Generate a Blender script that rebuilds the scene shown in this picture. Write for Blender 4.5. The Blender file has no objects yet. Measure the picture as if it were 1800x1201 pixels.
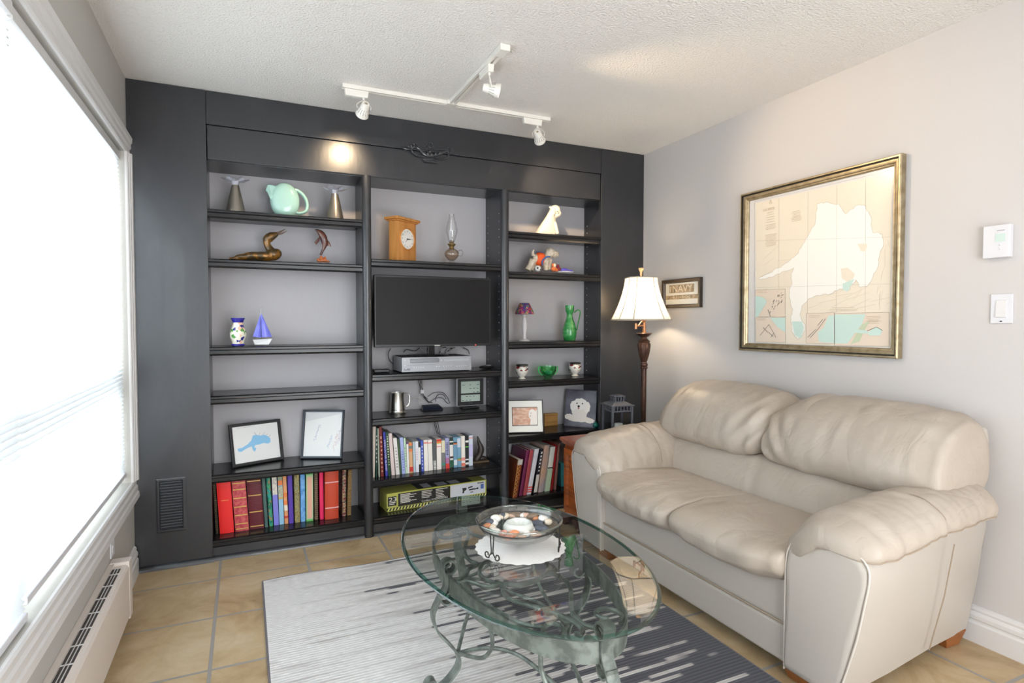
import bpy, bmesh, math, random
from mathutils import Vector, Matrix, noise
R = math.radians
PI = math.pi
random.seed(7)
sc = bpy.context.scene
C = sc.collection

# ------------------------------------------------------------------ camera
CX, CY, CZ, YAW, PITCH, FPX = 0.5125, -3.4026, 1.2483, 0.4308, -0.0321, 1022.3
cam = bpy.data.cameras.new('camera'); cam_o = bpy.data.objects.new('camera', cam); C.objects.link(cam_o)
cam.sensor_width = 36; cam.lens = FPX * 36 / 1800; cam.clip_start = .02
cam_o.location = (CX, CY, CZ); cam_o.rotation_euler = (PI / 2 + PITCH, 0, -YAW)
sc.camera = cam_o
# ------------------------------------------------------------------ view
sc.view_settings.view_transform = 'Standard'; sc.view_settings.look = 'None'
sc.view_settings.exposure = 0.18; sc.view_settings.gamma = 1; sc.view_settings.use_curve_mapping = False
sc.cycles.max_bounces = 10; sc.cycles.diffuse_bounces = 5; sc.cycles.transparent_max_bounces = 16
sc.cycles.sample_clamp_indirect = 6; sc.cycles.use_denoising = True; sc.cycles.caustics_refractive = False; sc.cycles.caustics_reflective = False
# ------------------------------------------------------------------ world: bright overcast sky, lower half brightened to light the ceiling
w = bpy.data.worlds.new('sky'); sc.world = w; w.use_nodes = True
nt = w.node_tree; nt.nodes.clear()
tc = nt.nodes.new('ShaderNodeTexCoord'); sx = nt.nodes.new('ShaderNodeSeparateXYZ')
rp = nt.nodes.new('ShaderNodeValToRGB'); bg = nt.nodes.new('ShaderNodeBackground'); ow = nt.nodes.new('ShaderNodeOutputWorld')
nt.links.new(tc.outputs['Generated'], sx.inputs[0]); mr = nt.nodes.new('ShaderNodeMapRange'); nt.links.new(sx.outputs['Z'], mr.inputs[0])
mr.inputs[1].default_value = -1; mr.inputs[2].default_value = 1
nt.links.new(mr.outputs[0], rp.inputs[0])
rp.color_ramp.elements[0].color = (.90, .92, .95, 1); rp.color_ramp.elements[0].position = .42
rp.color_ramp.elements[1].color = (.93, .97, 1.0, 1); rp.color_ramp.elements[1].position = .56
nt.links.new(rp.outputs[0], bg.inputs[0]); bg.inputs[1].default_value = 7.5
nt.links.new(bg.outputs[0], ow.inputs[0])
def portal(loc, rot, sxx, syy):
    l = bpy.data.lights.new('sky_portal', 'AREA'); l.shape = 'RECTANGLE'; l.size = sxx; l.size_y = syy; l.cycles.is_portal = True
    o = bpy.data.objects.new('sky_portal', l); C.objects.link(o); o.location = loc; o.rotation_euler = rot
portal((1.45, -4.45, 1.05), (PI / 2, 0, 0), 1.8, 2.1)
portal((-.16, -1.7, 1.26), (0, -PI / 2, 0), 1.6, 3.2)

def at(px, py, x=None, y=None, z=None):
    f = Vector((math.sin(YAW) * math.cos(PITCH), math.cos(YAW) * math.cos(PITCH), math.sin(PITCH)))
    r = Vector((math.cos(YAW), -math.sin(YAW), 0)); u = r.cross(f)
    d = f + r * ((px - 900) / FPX) + u * ((600.5 - py) / FPX)
    o = Vector((CX, CY, CZ))
    t = (x - o.x) / d.x if x is not None else (y - o.y) / d.y if y is not None else (z - o.z) / d.z
    return o + d * t
def crop(ox, oy, s, Y):
    return lambda a, b, y=None: at(ox + a / s, oy + b / s, y=Y if y is None else y)

# ------------------------------------------------------------------ materials
def sR(c):
    c = c / 255
    return c / 12.92 if c <= .04045 else ((c + .055) / 1.055) ** 2.4
def rgb(r, g, b): return (sR(r), sR(g), sR(b), 1)
MC = {}
def mat(name, col, rough=.5, metal=0, spec=.5, bump=None, var=None, coat=0, trans=0, emit=None, ior=1.45, sheen=0, aniso=None):
    if name in MC: return MC[name]
    m = bpy.data.materials.new(name); m.use_nodes = True; MC[name] = m
    n = m.node_tree; p = n.nodes['Principled BSDF']
    p.inputs['Base Color'].default_value = col; p.inputs['Roughness'].default_value = rough
    p.inputs['Metallic'].default_value = metal; p.inputs['Specular IOR Level'].default_value = spec
    p.inputs['Coat Weight'].default_value = coat; p.inputs['Transmission Weight'].default_value = trans; p.inputs['IOR'].default_value = ior
    p.inputs['Sheen Weight'].default_value = sheen
    if emit: p.inputs['Emission Color'].default_value = emit[0]; p.inputs['Emission Strength'].default_value = emit[1]
    tcn = n.nodes.new('ShaderNodeTexCoord')
    if var:   # (second colour, scale xyz, low, high)
        c2, scl, lo, hi = var
        mp = n.nodes.new('ShaderNodeMapping'); n.links.new(tcn.outputs['Object'], mp.inputs[0]); mp.inputs['Scale'].default_value = scl
        no = n.nodes.new('ShaderNodeTexNoise'); n.links.new(mp.outputs[0], no.inputs[0]); no.inputs['Scale'].default_value = 1; no.inputs['Detail'].default_value = 5
        r = n.nodes.new('ShaderNodeValToRGB'); n.links.new(no.outputs[0], r.inputs[0])
        r.color_ramp.elements[0].position = lo; r.color_ramp.elements[1].position = hi
        r.color_ramp.elements[0].color = col; r.color_ramp.elements[1].color = c2
        n.links.new(r.outputs[0], p.inputs['Base Color'])
    if bump:  # (scale xyz, strength, distance)
        scl, st, di = bump
        mp = n.nodes.new('ShaderNodeMapping'); n.links.new(tcn.outputs['Object'], mp.inputs[0]); mp.inputs['Scale'].default_value = scl
        no = n.nodes.new('ShaderNodeTexNoise'); n.links.new(mp.outputs[0], no.inputs[0]); no.inputs['Scale'].default_value = 1; no.inputs['Detail'].default_value = 4
        b = n.nodes.new('ShaderNodeBump'); n.links.new(no.outputs[0], b.inputs['Height']); b.inputs['Strength'].default_value = st; b.inputs['Distance'].default_value = di
        n.links.new(b.outputs[0], p.inputs['Normal'])
    return m
def ramp_mat(name, stops, scale, rough=.4, kind='VORONOI', const=True, coat=0):
    if name in MC: return MC[name]
    m = mat(name, (1, 1, 1, 1), rough, coat=coat); n = m.node_tree; p = n.nodes['Principled BSDF']
    tcn = n.nodes.new('ShaderNodeTexCoord'); mp = n.nodes.new('ShaderNodeMapping'); mp.inputs['Scale'].default_value = scale
    n.links.new(tcn.outputs['Object'], mp.inputs[0])
    if kind == 'VORONOI':
        t = n.nodes.new('ShaderNodeTexVoronoi'); t.inputs['Scale'].default_value = 1; sp = n.nodes.new('ShaderNodeSeparateColor')
        n.links.new(t.outputs['Color'], sp.inputs[0]); out = sp.outputs[0]
    else:
        t = n.nodes.new('ShaderNodeTexNoise'); t.inputs['Scale'].default_value = 1; t.inputs['Detail'].default_value = 3; out = t.outputs[0]
    n.links.new(mp.outputs[0], t.inputs[0])
    r = n.nodes.new('ShaderNodeValToRGB'); n.links.new(out, r.inputs[0]); e = r.color_ramp.elements
    if const: r.color_ramp.interpolation = 'CONSTANT'
    e[0].position = stops[0][0]; e[0].color = stops[0][1]; e[1].position = stops[1][0]; e[1].color = stops[1][1]
    for q, c in stops[2:]:
        k = e.new(q); k.color = c
    n.links.new(r.outputs[0], p.inputs['Base Color'])
    return m
def glass_mat(name, tint, rough=0.0, refl=1.0):
    # thin clear pane: tinted see-through with a fresnel reflection
    if name in MC: return MC[name]
    m = bpy.data.materials.new(name); m.use_nodes = True; MC[name] = m; n = m.node_tree; n.nodes.clear()
    o = n.nodes.new('ShaderNodeOutputMaterial'); t = n.nodes.new('ShaderNodeBsdfTransparent'); g = n.nodes.new('ShaderNodeBsdfGlossy')
    f = n.nodes.new('ShaderNodeFresnel'); ge = n.nodes.new('ShaderNodeNewGeometry'); im = n.nodes.new('ShaderNodeMapRange'); n.links.new(ge.outputs['Backfacing'], im.inputs[0]); im.inputs[3].default_value = 1.5; im.inputs[4].default_value = 1 / 1.5; n.links.new(im.outputs[0], f.inputs[0]); mx = n.nodes.new('ShaderNodeMixShader')
    mu = n.nodes.new('ShaderNodeMath'); mu.operation = 'MULTIPLY'; mu.inputs[1].default_value = refl; n.links.new(f.outputs[0], mu.inputs[0])
    t.inputs[0].default_value = tint; g.inputs['Roughness'].default_value = rough
    n.links.new(mu.outputs[0], mx.inputs[0]); n.links.new(t.outputs[0], mx.inputs[1]); n.links.new(g.outputs[0], mx.inputs[2]); n.links.new(mx.outputs[0], o.inputs[0])
    return m
def cloth_mat(name, dif, trn, fac, rough=1):
    if name in MC: return MC[name]
    m = bpy.data.materials.new(name); m.use_nodes = True; MC[name] = m; n = m.node_tree; n.nodes.clear()
    o = n.nodes.new('ShaderNodeOutputMaterial'); d = n.nodes.new('ShaderNodeBsdfDiffuse'); t = n.nodes.new('ShaderNodeBsdfTranslucent'); mx = n.nodes.new('ShaderNodeMixShader')
    d.inputs[0].default_value = dif; t.inputs[0].default_value = trn; mx.inputs[0].default_value = fac
    n.links.new(d.outputs[0], mx.inputs[1]); n.links.new(t.outputs[0], mx.inputs[2]); n.links.new(mx.outputs[0], o.inputs[0])
    return m

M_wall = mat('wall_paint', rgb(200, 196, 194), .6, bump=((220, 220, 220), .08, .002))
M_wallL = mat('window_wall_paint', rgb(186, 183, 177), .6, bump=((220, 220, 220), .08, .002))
M_ceil = mat('popcorn_ceiling', rgb(240, 236, 231), .9, bump=((110, 110, 110), .9, .011))
M_white = mat('white_gloss_trim', rgb(216, 214, 213), .35)
M_black = mat('black_cabinet_paint', rgb(34, 36, 41), .34, spec=.8, coat=.25, bump=((60, 60, 12), .16, .003), var=(rgb(47, 48, 52), (5, 5, 3), .5, .75))
M_shelf = mat('black_shelf_paint', rgb(26, 26, 28), .24, spec=.5, bump=((14, 90, 90), .15, .002), var=(rgb(84, 72, 62), (4, 30, 120), .63, .72))
M_paper = mat('grey_wallpaper', rgb(186, 183, 186), .55, bump=((400, 60, 3), .3, .002))
M_alb = mat('plain_black', rgb(18, 18, 20), .35)
M_mblack = mat('matte_black', rgb(22, 22, 24), .6)
M_plast = mat('white_plastic', rgb(214, 214, 218), .35)
M_chrome = mat('polished_steel', rgb(200, 198, 194), .22, 1)
M_pewter = mat('pewter', rgb(190, 188, 182), .3, 1)
M_gold = mat('gold_foil', rgb(214, 176, 110), .35, .7)
M_pages = mat('book_pages', rgb(232, 226, 214), .8)

# ------------------------------------------------------------------ mesh builder
class B:
    def __init__(s): s.v = []; s.f = []; s.mi = []; s.m = 0
    def add(s, vs, fs):
        k = len(s.v); s.v += [Vector(p) for p in vs]
        for f in fs: s.f.append([k + i for i in f]); s.mi.append(s.m)
        return s
    def box(s, x0, x1, y0, y1, z0, z1):
        return s.add([(x0, y0, z0), (x1, y0, z0), (x1, y1, z0), (x0, y1, z0), (x0, y0, z1), (x1, y0, z1), (x1, y1, z1), (x0, y1, z1)],
              [(0, 3, 2, 1), (4, 5, 6, 7), (0, 1, 5, 4), (1, 2, 6, 5), (2, 3, 7, 6), (3, 0, 4, 7)])
    def hexa(s, p): # 8 corners: bottom 4 ccw, top 4
        return s.add(p, [(0, 3, 2, 1), (4, 5, 6, 7), (0, 1, 5, 4), (1, 2, 6, 5), (2, 3, 7, 6), (3, 0, 4, 7)])
    def prism(s, poly, vec):
        n = len(poly); vec = Vector(vec)
        vs = [Vector(p) for p in poly] + [Vector(p) + vec for p in poly]
        return s.add(vs, [list(range(n))[::-1], list(range(n, 2 * n))] + [(i, (i + 1) % n, n + (i + 1) % n, n + i) for i in range(n)])
    def poly(s, pts): return s.add(pts, [list(range(len(pts)))])
    def loft(s, secs, cap=True, closed=True, loop=False):
        n = len(secs[0]); k = len(secs); vs = [p for q in secs for p in q]; fs = []
        for i in range(k if loop else k - 1):
            for j in range(n if closed else n - 1):
                i2 = (i + 1) % k; j2 = (j + 1) % n
                fs.append((i * n + j, i * n + j2, i2 * n + j2, i2 * n + j))
        if cap and not loop: fs.append(list(range(n))[::-1]); fs.append(list(range((k - 1) * n, k * n)))
        return s.add(vs, fs)
    def tube(s, pts, r, n=8, loop=False):
        pts = [Vector(p) for p in pts]; k = len(pts); rr = r if isinstance(r, (list, tuple)) else [r] * k
        secs = []; up = Vector((.13, .21, 1)).normalized(); prev = None
        for i, p in enumerate(pts):
            a = pts[(i - 1) % k] if (i > 0 or loop) else p; b = pts[(i + 1) % k] if (i < k - 1 or loop) else p
            t = (b - a).normalized() if (b - a).length > 1e-9 else Vector((0, 0, 1))
            if prev is None: q = t.cross(up).normalized() if abs(t.dot(up)) < .98 else t.cross(Vector((1, 0, 0))).normalized()
            else:
                q = prev - t * prev.dot(t); q = q.normalized() if q.length > 1e-6 else t.cross(up).normalized()
            prev = q; w = t.cross(q)
            secs.append([p + (q * math.cos(2 * PI * j / n) + w * math.sin(2 * PI * j / n)) * rr[i] for j in range(n)])
        return s.loft(secs, loop=loop)
    def lathe(s, prof, c=(0, 0, 0), n=24, sq=None, flute=0):
        c = Vector(c); secs = []
        for r, z in prof:
            sec = []
            for j in range(n):
                a = 2 * PI * j / n; q = max(r, 1e-5)
                if flute: q *= 1 + flute * math.cos(a * 12)
                sec.append(c + Vector((q * math.cos(a), q * math.sin(a), z)))
            secs.append(sec)
        op = prof[0][0] > .0035 and prof[-1][0] > .0035
        return s.loft(secs, cap=not op)
    def ell(s, c, r, rot=None, nu=16, nv=10):
        c = Vector(c); M = Matrix.Rotation(rot[0], 3, rot[1]) if rot else Matrix.Identity(3); secs = []
        for i in range(nv + 1):
            th = -PI / 2 + PI * i / nv; cz = math.sin(th); cr = max(math.cos(th), 1e-3)
            secs.append([c + M @ Vector((r[0] * cr * math.cos(2 * PI * j / nu), r[1] * cr * math.sin(2 * PI * j / nu), r[2] * cz)) for j in range(nu)])
        return s.loft(secs)
    def ribbon(s, pts, wid, th):
        # strap: path pts, width vector wid, thickness th
        pts = [Vector(p) for p in pts]; wid = Vector(wid); k = len(pts); secs = []
        for i, p in enumerate(pts):
            t = (pts[min(i + 1, k - 1)] - pts[max(i - 1, 0)]).normalized(); nn = t.cross(wid).normalized() * th / 2; h = wid / 2
            secs.append([p - h - nn, p + h - nn, p + h + nn, p - h + nn])
        return s.loft(secs)
    def frame(s, O, U, V, N, w, h, prof):
        # mitred frame: O lower-left corner, U, V unit axes, N outward; prof = [(inset, out)]
        O, U, V, N = map(Vector, (O, U, V, N)); secs = []
        for i, d in prof:
            secs.append([O + U * i + V * i + N * d, O + U * (w - i) + V * i + N * d, O + U * (w - i) + V * (h - i) + N * d, O + U * i + V * (h - i) + N * d])
        return s.loft(secs, cap=False, loop=True)
    def rect(s, O, U, V, N, w, h, d=0, u0=0, v0=0):
        O, U, V, N = map(Vector, (O, U, V, N)); O = O + U * u0 + V * v0 + N * d
        return s.add([O, O + U * w, O + U * w + V * h, O + V * h], [(0, 1, 2, 3)])
    def text(s, txt, O, U, V, N, width=None, height=.01, align='L', d=.0006):
        vs, fs, x0, x1, y0, y1 = glyphs(txt); O, U, V, N = map(Vector, (O, U, V, N))
        k = height / max(y1 - y0, 1e-6); kx = (width / (x1 - x0)) if width else k
        ox = {'L': 0, 'C': -(x1 - x0) * kx / 2, 'R': -(x1 - x0) * kx}[align]
        return s.add([O + U * ((x - x0) * kx + ox) + V * ((y - y0) * k) + N * d for x, y in vs], fs)
    def out(s, name, m, parent=None, smooth=True, bevel=0, sub=0, remesh=0, wrn=True, seg=2, ang=40):
        me = bpy.data.meshes.new(name)
        org = ORG.get(parent.name) if parent is not None else None
        if org is None:
            xs = [p.x for p in s.v]; ys = [p.y for p in s.v]; zs = [p.z for p in s.v]
            org = Vector(((min(xs) + max(xs)) / 2, (min(ys) + max(ys)) / 2, min(zs)))
        me.from_pydata([p - org for p in s.v], [], s.f)
        mm = m if isinstance(m, (list, tuple)) else [m]
        for q in mm: me.materials.append(q)
        for p, i in zip(me.polygons, s.mi): p.material_index = min(i, len(mm) - 1)
        bm = bmesh.new(); bm.from_mesh(me); bmesh.ops.recalc_face_normals(bm, faces=bm.faces); bm.to_mesh(me); bm.free()
        if smooth:
            me.shade_smooth(); 
            if not remesh and not sub: me.set_sharp_from_angle(angle=R(ang))
        o = bpy.data.objects.new(name, me); C.objects.link(o)
        if parent is not None: o.parent = parent; ORG[o.name] = org
        else: o.location = org; ORG[o.name] = org
        if remesh:
            r = o.modifiers.new('skin_over', 'REMESH'); r.mode = 'VOXEL'; r.voxel_size = remesh; r.use_smooth_shade = True
            q = o.modifiers.new('soften', 'SMOOTH'); q.factor = .6; q.iterations = 3
        if bevel:
            q = o.modifiers.new('edge', 'BEVEL'); q.width = bevel; q.segments = seg; q.limit_method = 'ANGLE'; q.angle_limit = R(35); q.harden_normals = True
        if sub:
            q = o.modifiers.new('sub', 'SUBSURF'); q.levels = sub; q.render_levels = sub
        return o
GC = {}
def glyphs(txt):
    if txt not in GC:
        cu = bpy.data.curves.new('lettering', 'FONT'); cu.body = txt; cu.size = 1; cu.resolution_u = 3
        o = bpy.data.objects.new('lettering', cu); me = bpy.data.meshes.new_from_object(o)
        vs = [(v.co.x, v.co.y) for v in me.vertices]; fs = [list(p.vertices) for p in me.polygons]
        xs = [a for a, b in vs]; ys = [b for a, b in vs]
        GC[txt] = (vs, fs, min(xs), max(xs), min(ys), max(ys))
        bpy.data.objects.remove(o); bpy.data.curves.remove(cu); bpy.data.meshes.remove(me)
    return GC[txt]
ORG = {}
def thing(name, label, cat, loc, group=None):
    o = bpy.data.objects.new(name, None); C.objects.link(o); o.location = loc; o.empty_display_size = .05
    o['label'] = label; o['category'] = cat
    if group: o['group'] = group
    ORG[o.name] = Vector(loc); return o
def tag(o, label, cat, group=None):
    o['label'] = label; o['category'] = cat
    if group: o['group'] = group
    return o
def struct(o): o['kind'] = 'structure'; return o
def smooth_path(pts, n=8, loop=False):
    pts = [Vector(p) for p in pts]; k = len(pts); out = []
    for i in range(k if loop else k - 1):
        p0 = pts[(i - 1) % k] if (i > 0 or loop) else pts[0] * 2 - pts[1]; p1 = pts[i]; p2 = pts[(i + 1) % k]
        p3 = pts[(i + 2) % k] if (i < k - 2 or loop) else pts[-1] * 2 - pts[-2]
        for j in range(n):
            t = j / n
            out.append(.5 * ((2 * p1) + (p2 - p0) * t + (2 * p0 - 5 * p1 + 4 * p2 - p3) * t * t + (3 * p1 - p0 - 3 * p2 + p3) * t ** 3))
    if not loop: out.append(pts[-1])
    return out
X, Y_, Z = Vector((1, 0, 0)), Vector((0, 1, 0)), Vector((0, 0, 1))
#@@SETTING
# ================================================================== SETTING
W, H = 3.102, 2.44
YB = -4.4
# floor tiles
m = mat('stone_floor_tile', rgb(196, 172, 138), .38); n = m.node_tree; p = n.nodes['Principled BSDF']
tcn = n.nodes.new('ShaderNodeTexCoord'); mp = n.nodes.new('ShaderNodeMapping'); n.links.new(tcn.outputs['Object'], mp.inputs[0])
FLX, FLY = 1.5, -2.0
mp.inputs['Location'].default_value = (FLX - .382 + .413 * 8, FLY + .26 + .413 * 20, 0)
bk = n.nodes.new('ShaderNodeTexBrick'); n.links.new(mp.outputs[0], bk.inputs[0]); bk.offset = 0; bk.squash = 1
bk.inputs['Scale'].default_value = 1; bk.inputs['Mortar Size'].default_value = .007; bk.inputs['Mortar Smooth'].default_value = .15
bk.inputs['Brick Width'].default_value = .413; bk.inputs['Row Height'].default_value = .413
bk.inputs['Color1'].default_value = (.42, .42, .42, 1); bk.inputs['Color2'].default_value = (.58, .58, .58, 1); bk.inputs['Mortar'].default_value = (0, 0, 0, 1)
no = n.nodes.new('ShaderNodeTexNoise'); n.links.new(mp.outputs[0], no.inputs[0]); no.inputs['Scale'].default_value = 4.5; no.inputs['Detail'].default_value = 8; no.inputs['Roughness'].default_value = .65; no.inputs['Distortion'].default_value = .6
ad = n.nodes.new('ShaderNodeMixRGB'); ad.blend_type = 'OVERLAY'; ad.inputs[0].default_value = .5
n.links.new(no.outputs[0], ad.inputs[1]); n.links.new(bk.outputs['Color'], ad.inputs[2])
r = n.nodes.new('ShaderNodeValToRGB'); n.links.new(ad.outputs[0], r.inputs[0]); e = r.color_ramp.elements
e[0].position = .25; e[0].color = rgb(150, 124, 90); e[1].position = .75; e[1].color = rgb(206, 190, 162)
k = e.new(.5); k.color = rgb(186, 162, 126)
mx = n.nodes.new('ShaderNodeMixRGB'); n.links.new(bk.outputs['Fac'], mx.inputs[0]); n.links.new(r.outputs[0], mx.inputs[1]); mx.inputs[2].default_value = rgb(152, 148, 144)
n.links.new(mx.outputs[0], p.inputs['Base Color'])
mt = n.nodes.new('ShaderNodeMath'); mt.operation = 'MULTIPLY_ADD'; n.links.new(bk.outputs['Fac'], mt.inputs[0]); mt.inputs[1].default_value = -1.2; n.links.new(no.outputs[0], mt.inputs[2])
bp = n.nodes.new('ShaderNodeBump'); bp.inputs['Strength'].default_value = .35; bp.inputs['Distance'].default_value = .006; n.links.new(mt.outputs[0], bp.inputs['Height']); n.links.new(bp.outputs[0], p.inputs['Normal'])
fl = B().box(-.16, W + .1, YB, .5, -.1, 0).out('floor', m, smooth=False); struct(fl)
mp.inputs['Location'].default_value = (fl.location.x - .382 + .413 * 12, fl.location.y + .26 + .413 * 24, 0)
struct(B().box(-.16, W + .1, YB, .5, H, H + .1).out('ceiling', M_ceil, smooth=False))
struct(B().box(W, W + .1, YB, .5, 0, H).out('wall_right', M_wall, smooth=False))
struct(B().box(-.16, W, .32, .42, 0, H).out('wall_back', M_wall, smooth=False))
WZ0, WZ1, WY0, WY1 = .47, 2.07, -3.3, -.075
b = B().box(-.16, 0, YB, .32, 0, WZ0).box(-.16, 0, YB, .32, WZ1, H).box(-.16, 0, WY1, .32, WZ0, WZ1).box(-.16, 0, YB, WY0, WZ0, WZ1)
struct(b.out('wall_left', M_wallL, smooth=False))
b = B().box(-.16, .55, YB - .1, YB, 0, H).box(2.35, W + .1, YB - .1, YB, 0, H).box(.55, 2.35, YB - .1, YB, 2.1, H)
struct(b.out('wall_front', M_wall, smooth=False))
# baseboards
def baseboard(name, prof, a, bb, ax):
    s1 = []; s2 = []
    for d, z in prof:
        s1.append(Vector((W - d, a, z)) if ax == 'R' else Vector((d, a, z))); s2.append(Vector((W - d, bb, z)) if ax == 'R' else Vector((d, bb, z)))
    return struct(B().loft([s1, s2]).out(name, M_white, ang=25))
PB = [(0, 0), (.018, 0), (.018, .075), (.013, .082), (.013, .088), (.016, .094), (.016, .108), (.009, .12), (.011, .128), (.007, .138), (0, .142)]
baseboard('baseboard_right', PB, YB, -.012, 'R')
baseboard('baseboard_left', PB, YB, -.03, 'L')
# window casing
M_fr = mat('window_frame_paint', rgb(205, 203, 202), .4)
tw = .085
def strip(b, P0, P1, prof, up):
    # casing strip on the x=0 wall from P0 to P1 ; prof = (across, out)
    s1 = [Vector((o_, 0, 0)) + P0 + up * a for a, o_ in prof]; s2 = [Vector((o_, 0, 0)) + P1 + up * a for a, o_ in prof]
    b.loft([s1, s2])
cas = [(0, 0), (0, .008), (.006, .013), (.022, .013), (.03, .019), (.05, .019), (.056, .024), (.078, .026), (tw, .02), (tw, 0)]
b = B(); strip(b, Vector((0, WY0, WZ1)), Vector((0, WY1 + .07, WZ1)), cas, Z); struct(b.out('trim_1', M_white, ang=20))
b = B(); strip(b, Vector((0, WY0, WZ0)), Vector((0, WY1 + .07, WZ0)), [(a * 1.1, o_) for a, o_ in cas], -Z); struct(b.out('trim_2', M_white, ang=20))
b = B(); strip(b, Vector((0, WY1, WZ0)), Vector((0, WY1, WZ1)), [(a * .75, o_) for a, o_ in cas], Y_); struct(b.out('trim_3', M_white, ang=20))
# window: frame, mullions, glass behind the shades
fo = thing('window_1', 'x', 'window', (-.12, -1.7, WZ0)); del fo['label']; del fo['category']; fo['kind'] = 'structure'
b = B()
b.box(-.14, -.09, WY0, WY1, WZ0, WZ0 + .05).box(-.14, -.09, WY0, WY1, WZ1 - .05, WZ1)
b.box(-.14, -.09, WY0, WY0 + .05, WZ0, WZ1).box(-.14, -.09, WY1 - .03, WY1, WZ0, WZ1)
b.box(-.145, -.085, WY0, WY1, .93, 1.03)
for yy in (-1.52, -2.4): b.box(-.14, -.09, yy - .035, yy + .035, WZ0, WZ1)
b.out('window_frame', M_fr, fo, smooth=False)
B().box(-.118, -.114, WY0, WY1, WZ0, WZ1).out('pane', glass_mat('window_glass', (.93, .96, .97, 1), refl=.6), fo, smooth=False)

struct(B().box(-1.45, -.16, YB, .42, -.1, .02).out('added_balcony_slab', mat('added_balcony_concrete', rgb(190, 190, 188), .9), smooth=False))  # unseen balcony slab, added to cut light from below the window
struct(B().box(-1.45, -1.35, YB, .42, .02, 1.02).out('added_balcony_parapet', MC['added_balcony_concrete'], smooth=False))  # unseen parapet, added so the lower half of the shades is dimmer
# pleated shades
M_shade = cloth_mat('pleated_shade_cloth', (.86, .88, .9, 1), (.93, .95, .97, 1), .72)
def shade(label, y0, y1, x0, ztop, zbot):
    t = thing('pleated_shade', label, 'window shade', (x0, (y0 + y1) / 2, zbot), 'pleated shades in the window')
    n = int((ztop - zbot - .06) / .0095) // 2 * 2; b = B(); L = []
    for i in range(n + 1):
        z = ztop - .035 - (ztop - zbot - .055) * i / n; L.append((x0 + (.0075 if i % 2 else -.0035), z))
    K = 14
    vs = []; fs = []
    for (xx, z) in L:
        for j in range(K + 1): 
            y = y0 + (y1 - y0) * j / K; vs.append((xx + .0015 * noise.noise(Vector((y * 3, z * 6, 0))), y, z))
    for i in range(n):
        for j in range(K): a = i * (K + 1) + j; fs.append((a, a + 1, a + K + 2, a + K + 1))
    b.add(vs, fs).out('pleated_fabric', M_shade, t, smooth=False)
    B().box(x0 - .012, x0 + .014, y0, y1, ztop - .035, ztop).out('head_rail', M_fr, t, bevel=.002)
    B().box(x0 - .01, x0 + .012, y0, y1, zbot, zbot + .02).out('bottom_rail', M_plast, t, bevel=.003)
    return t
shade('white pleated shade, the wide one nearest the black bookcase', -1.50, WY1 - .008, -.028, WZ1 - .012, .505)
shade('white pleated shade at the left picture edge, hanging to the sill', -3.25, -1.52, -.022, WZ1 - .012, .475)

# ================================================================== BOOKCASE
bc = thing('built_in_bookcase', 'black painted built-in bookcase with three bays filling the end wall', 'bookcase', (1.55, 0, 0))
B().box(0.001, .346, -.012, .02, 0, H - .002).out('left_panel', M_black, bc, bevel=.002)
B().box(2.744, W - .001, -.012, .02, 0, H - .002).out('right_panel', M_black, bc, bevel=.002)
B().box(.347, 2.743, -.01, .02, 2.268, H - .002).out('header_board', M_black, bc, bevel=.002)
B().box(.349, 2.741, -.004, .02, 2.091, 2.266).out('frieze_board', M_black, bc, bevel=.003)
B().box(.33, .345, .02, .29, 0, 2.1).out('side_panel', M_black, bc)
B().box(2.787, 2.80, .02, .29, 0, 2.1).out('side_panel', M_black, bc)
B().box(.33, 2.80, .02, .29, 2.088, 2.1).out('top_board', M_black, bc)
b = B()
for x0, x1 in ((1.130, 1.182), (1.996, 2.050)):
    c = (x0 + x1) / 2; rr = (x1 - x0) / 2
    poly = [Vector((c - rr * math.cos(a), -.004 - .022 * math.sin(a), 0)) for a in [PI * i / 10 for i in range(11)]] + [Vector((x1, .02, 0)), Vector((x1 - .012, .022, 0)), Vector((x1 - .012, .28, 0)), Vector((x0 + .012, .28, 0)), Vector((x0 + .012, .022, 0)), Vector((x0, .02, 0))]
    B().prism(poly, (0, 0, 2.09)).out('divider', M_black, bc, ang=30)
for x0, x1 in ((.345, 1.142), (1.17, 2.008), (2.038, 2.787)):
    B().box(x0, x1, .278, .29, 0, 2.09).out('back_panel', M_paper, bc, smooth=False)
BAYS = {'L': (.345, 1.131, (1.837, 1.581, 1.122, .866, .451, .109)), 'C': (1.181, 1.997, (1.6175, .949, .6886, .3265, .109)), 'R': (2.049, 2.744, (1.8347, 1.5769, 1.125, .8713, .5124, .109))}
for key, (x0, x1, zs) in BAYS.items():
    for zt in zs:
        rx0 = x0 + (.0 if key == 'L' else -.008); rx1 = x1 + (.008 if key != 'R' else .04)
        B().box(rx0, rx1, .012, .278, zt - .022, zt).out('shelf', M_shelf, bc, bevel=.001)
        pf = [(.012, zt), (-.004, zt), (-.0135, zt - .005), (-.0135, zt - .015), (-.006, zt - .02), (-.006, zt - .036), (.001, zt - .046), (.012, zt - .046)]
        B().loft([[Vector((x0 + .001, y, z)) for y, z in pf], [Vector((x1 - .001, y, z)) for y, z in pf]]).out('shelf_nosing', M_shelf, bc, ang=20)
    B().box(x0 + .001, x1 - .001, .0, .02, 0, .064).out('plinth', M_black, bc)
    pf = [(0, 0), (-.02, 0), (-.019, .008), (-.013, .016), (-.006, .02), (0, .021)]
    B().loft([[Vector((x0 + .001, y, z)) for y, z in pf], [Vector((x1 - .001, y, z)) for y, z in pf]]).out('base_moulding', M_black, bc, ang=60)
pf = [(-.012, 0), (-.034, 0), (-.033, .01), (-.026, .019), (-.018, .023), (-.012, .024)]
B().loft([[Vector((.02, y, z)) for y, z in pf], [Vector((.352, y, z)) for y, z in pf]]).out('base_moulding', M_black, bc, ang=60)
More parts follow.
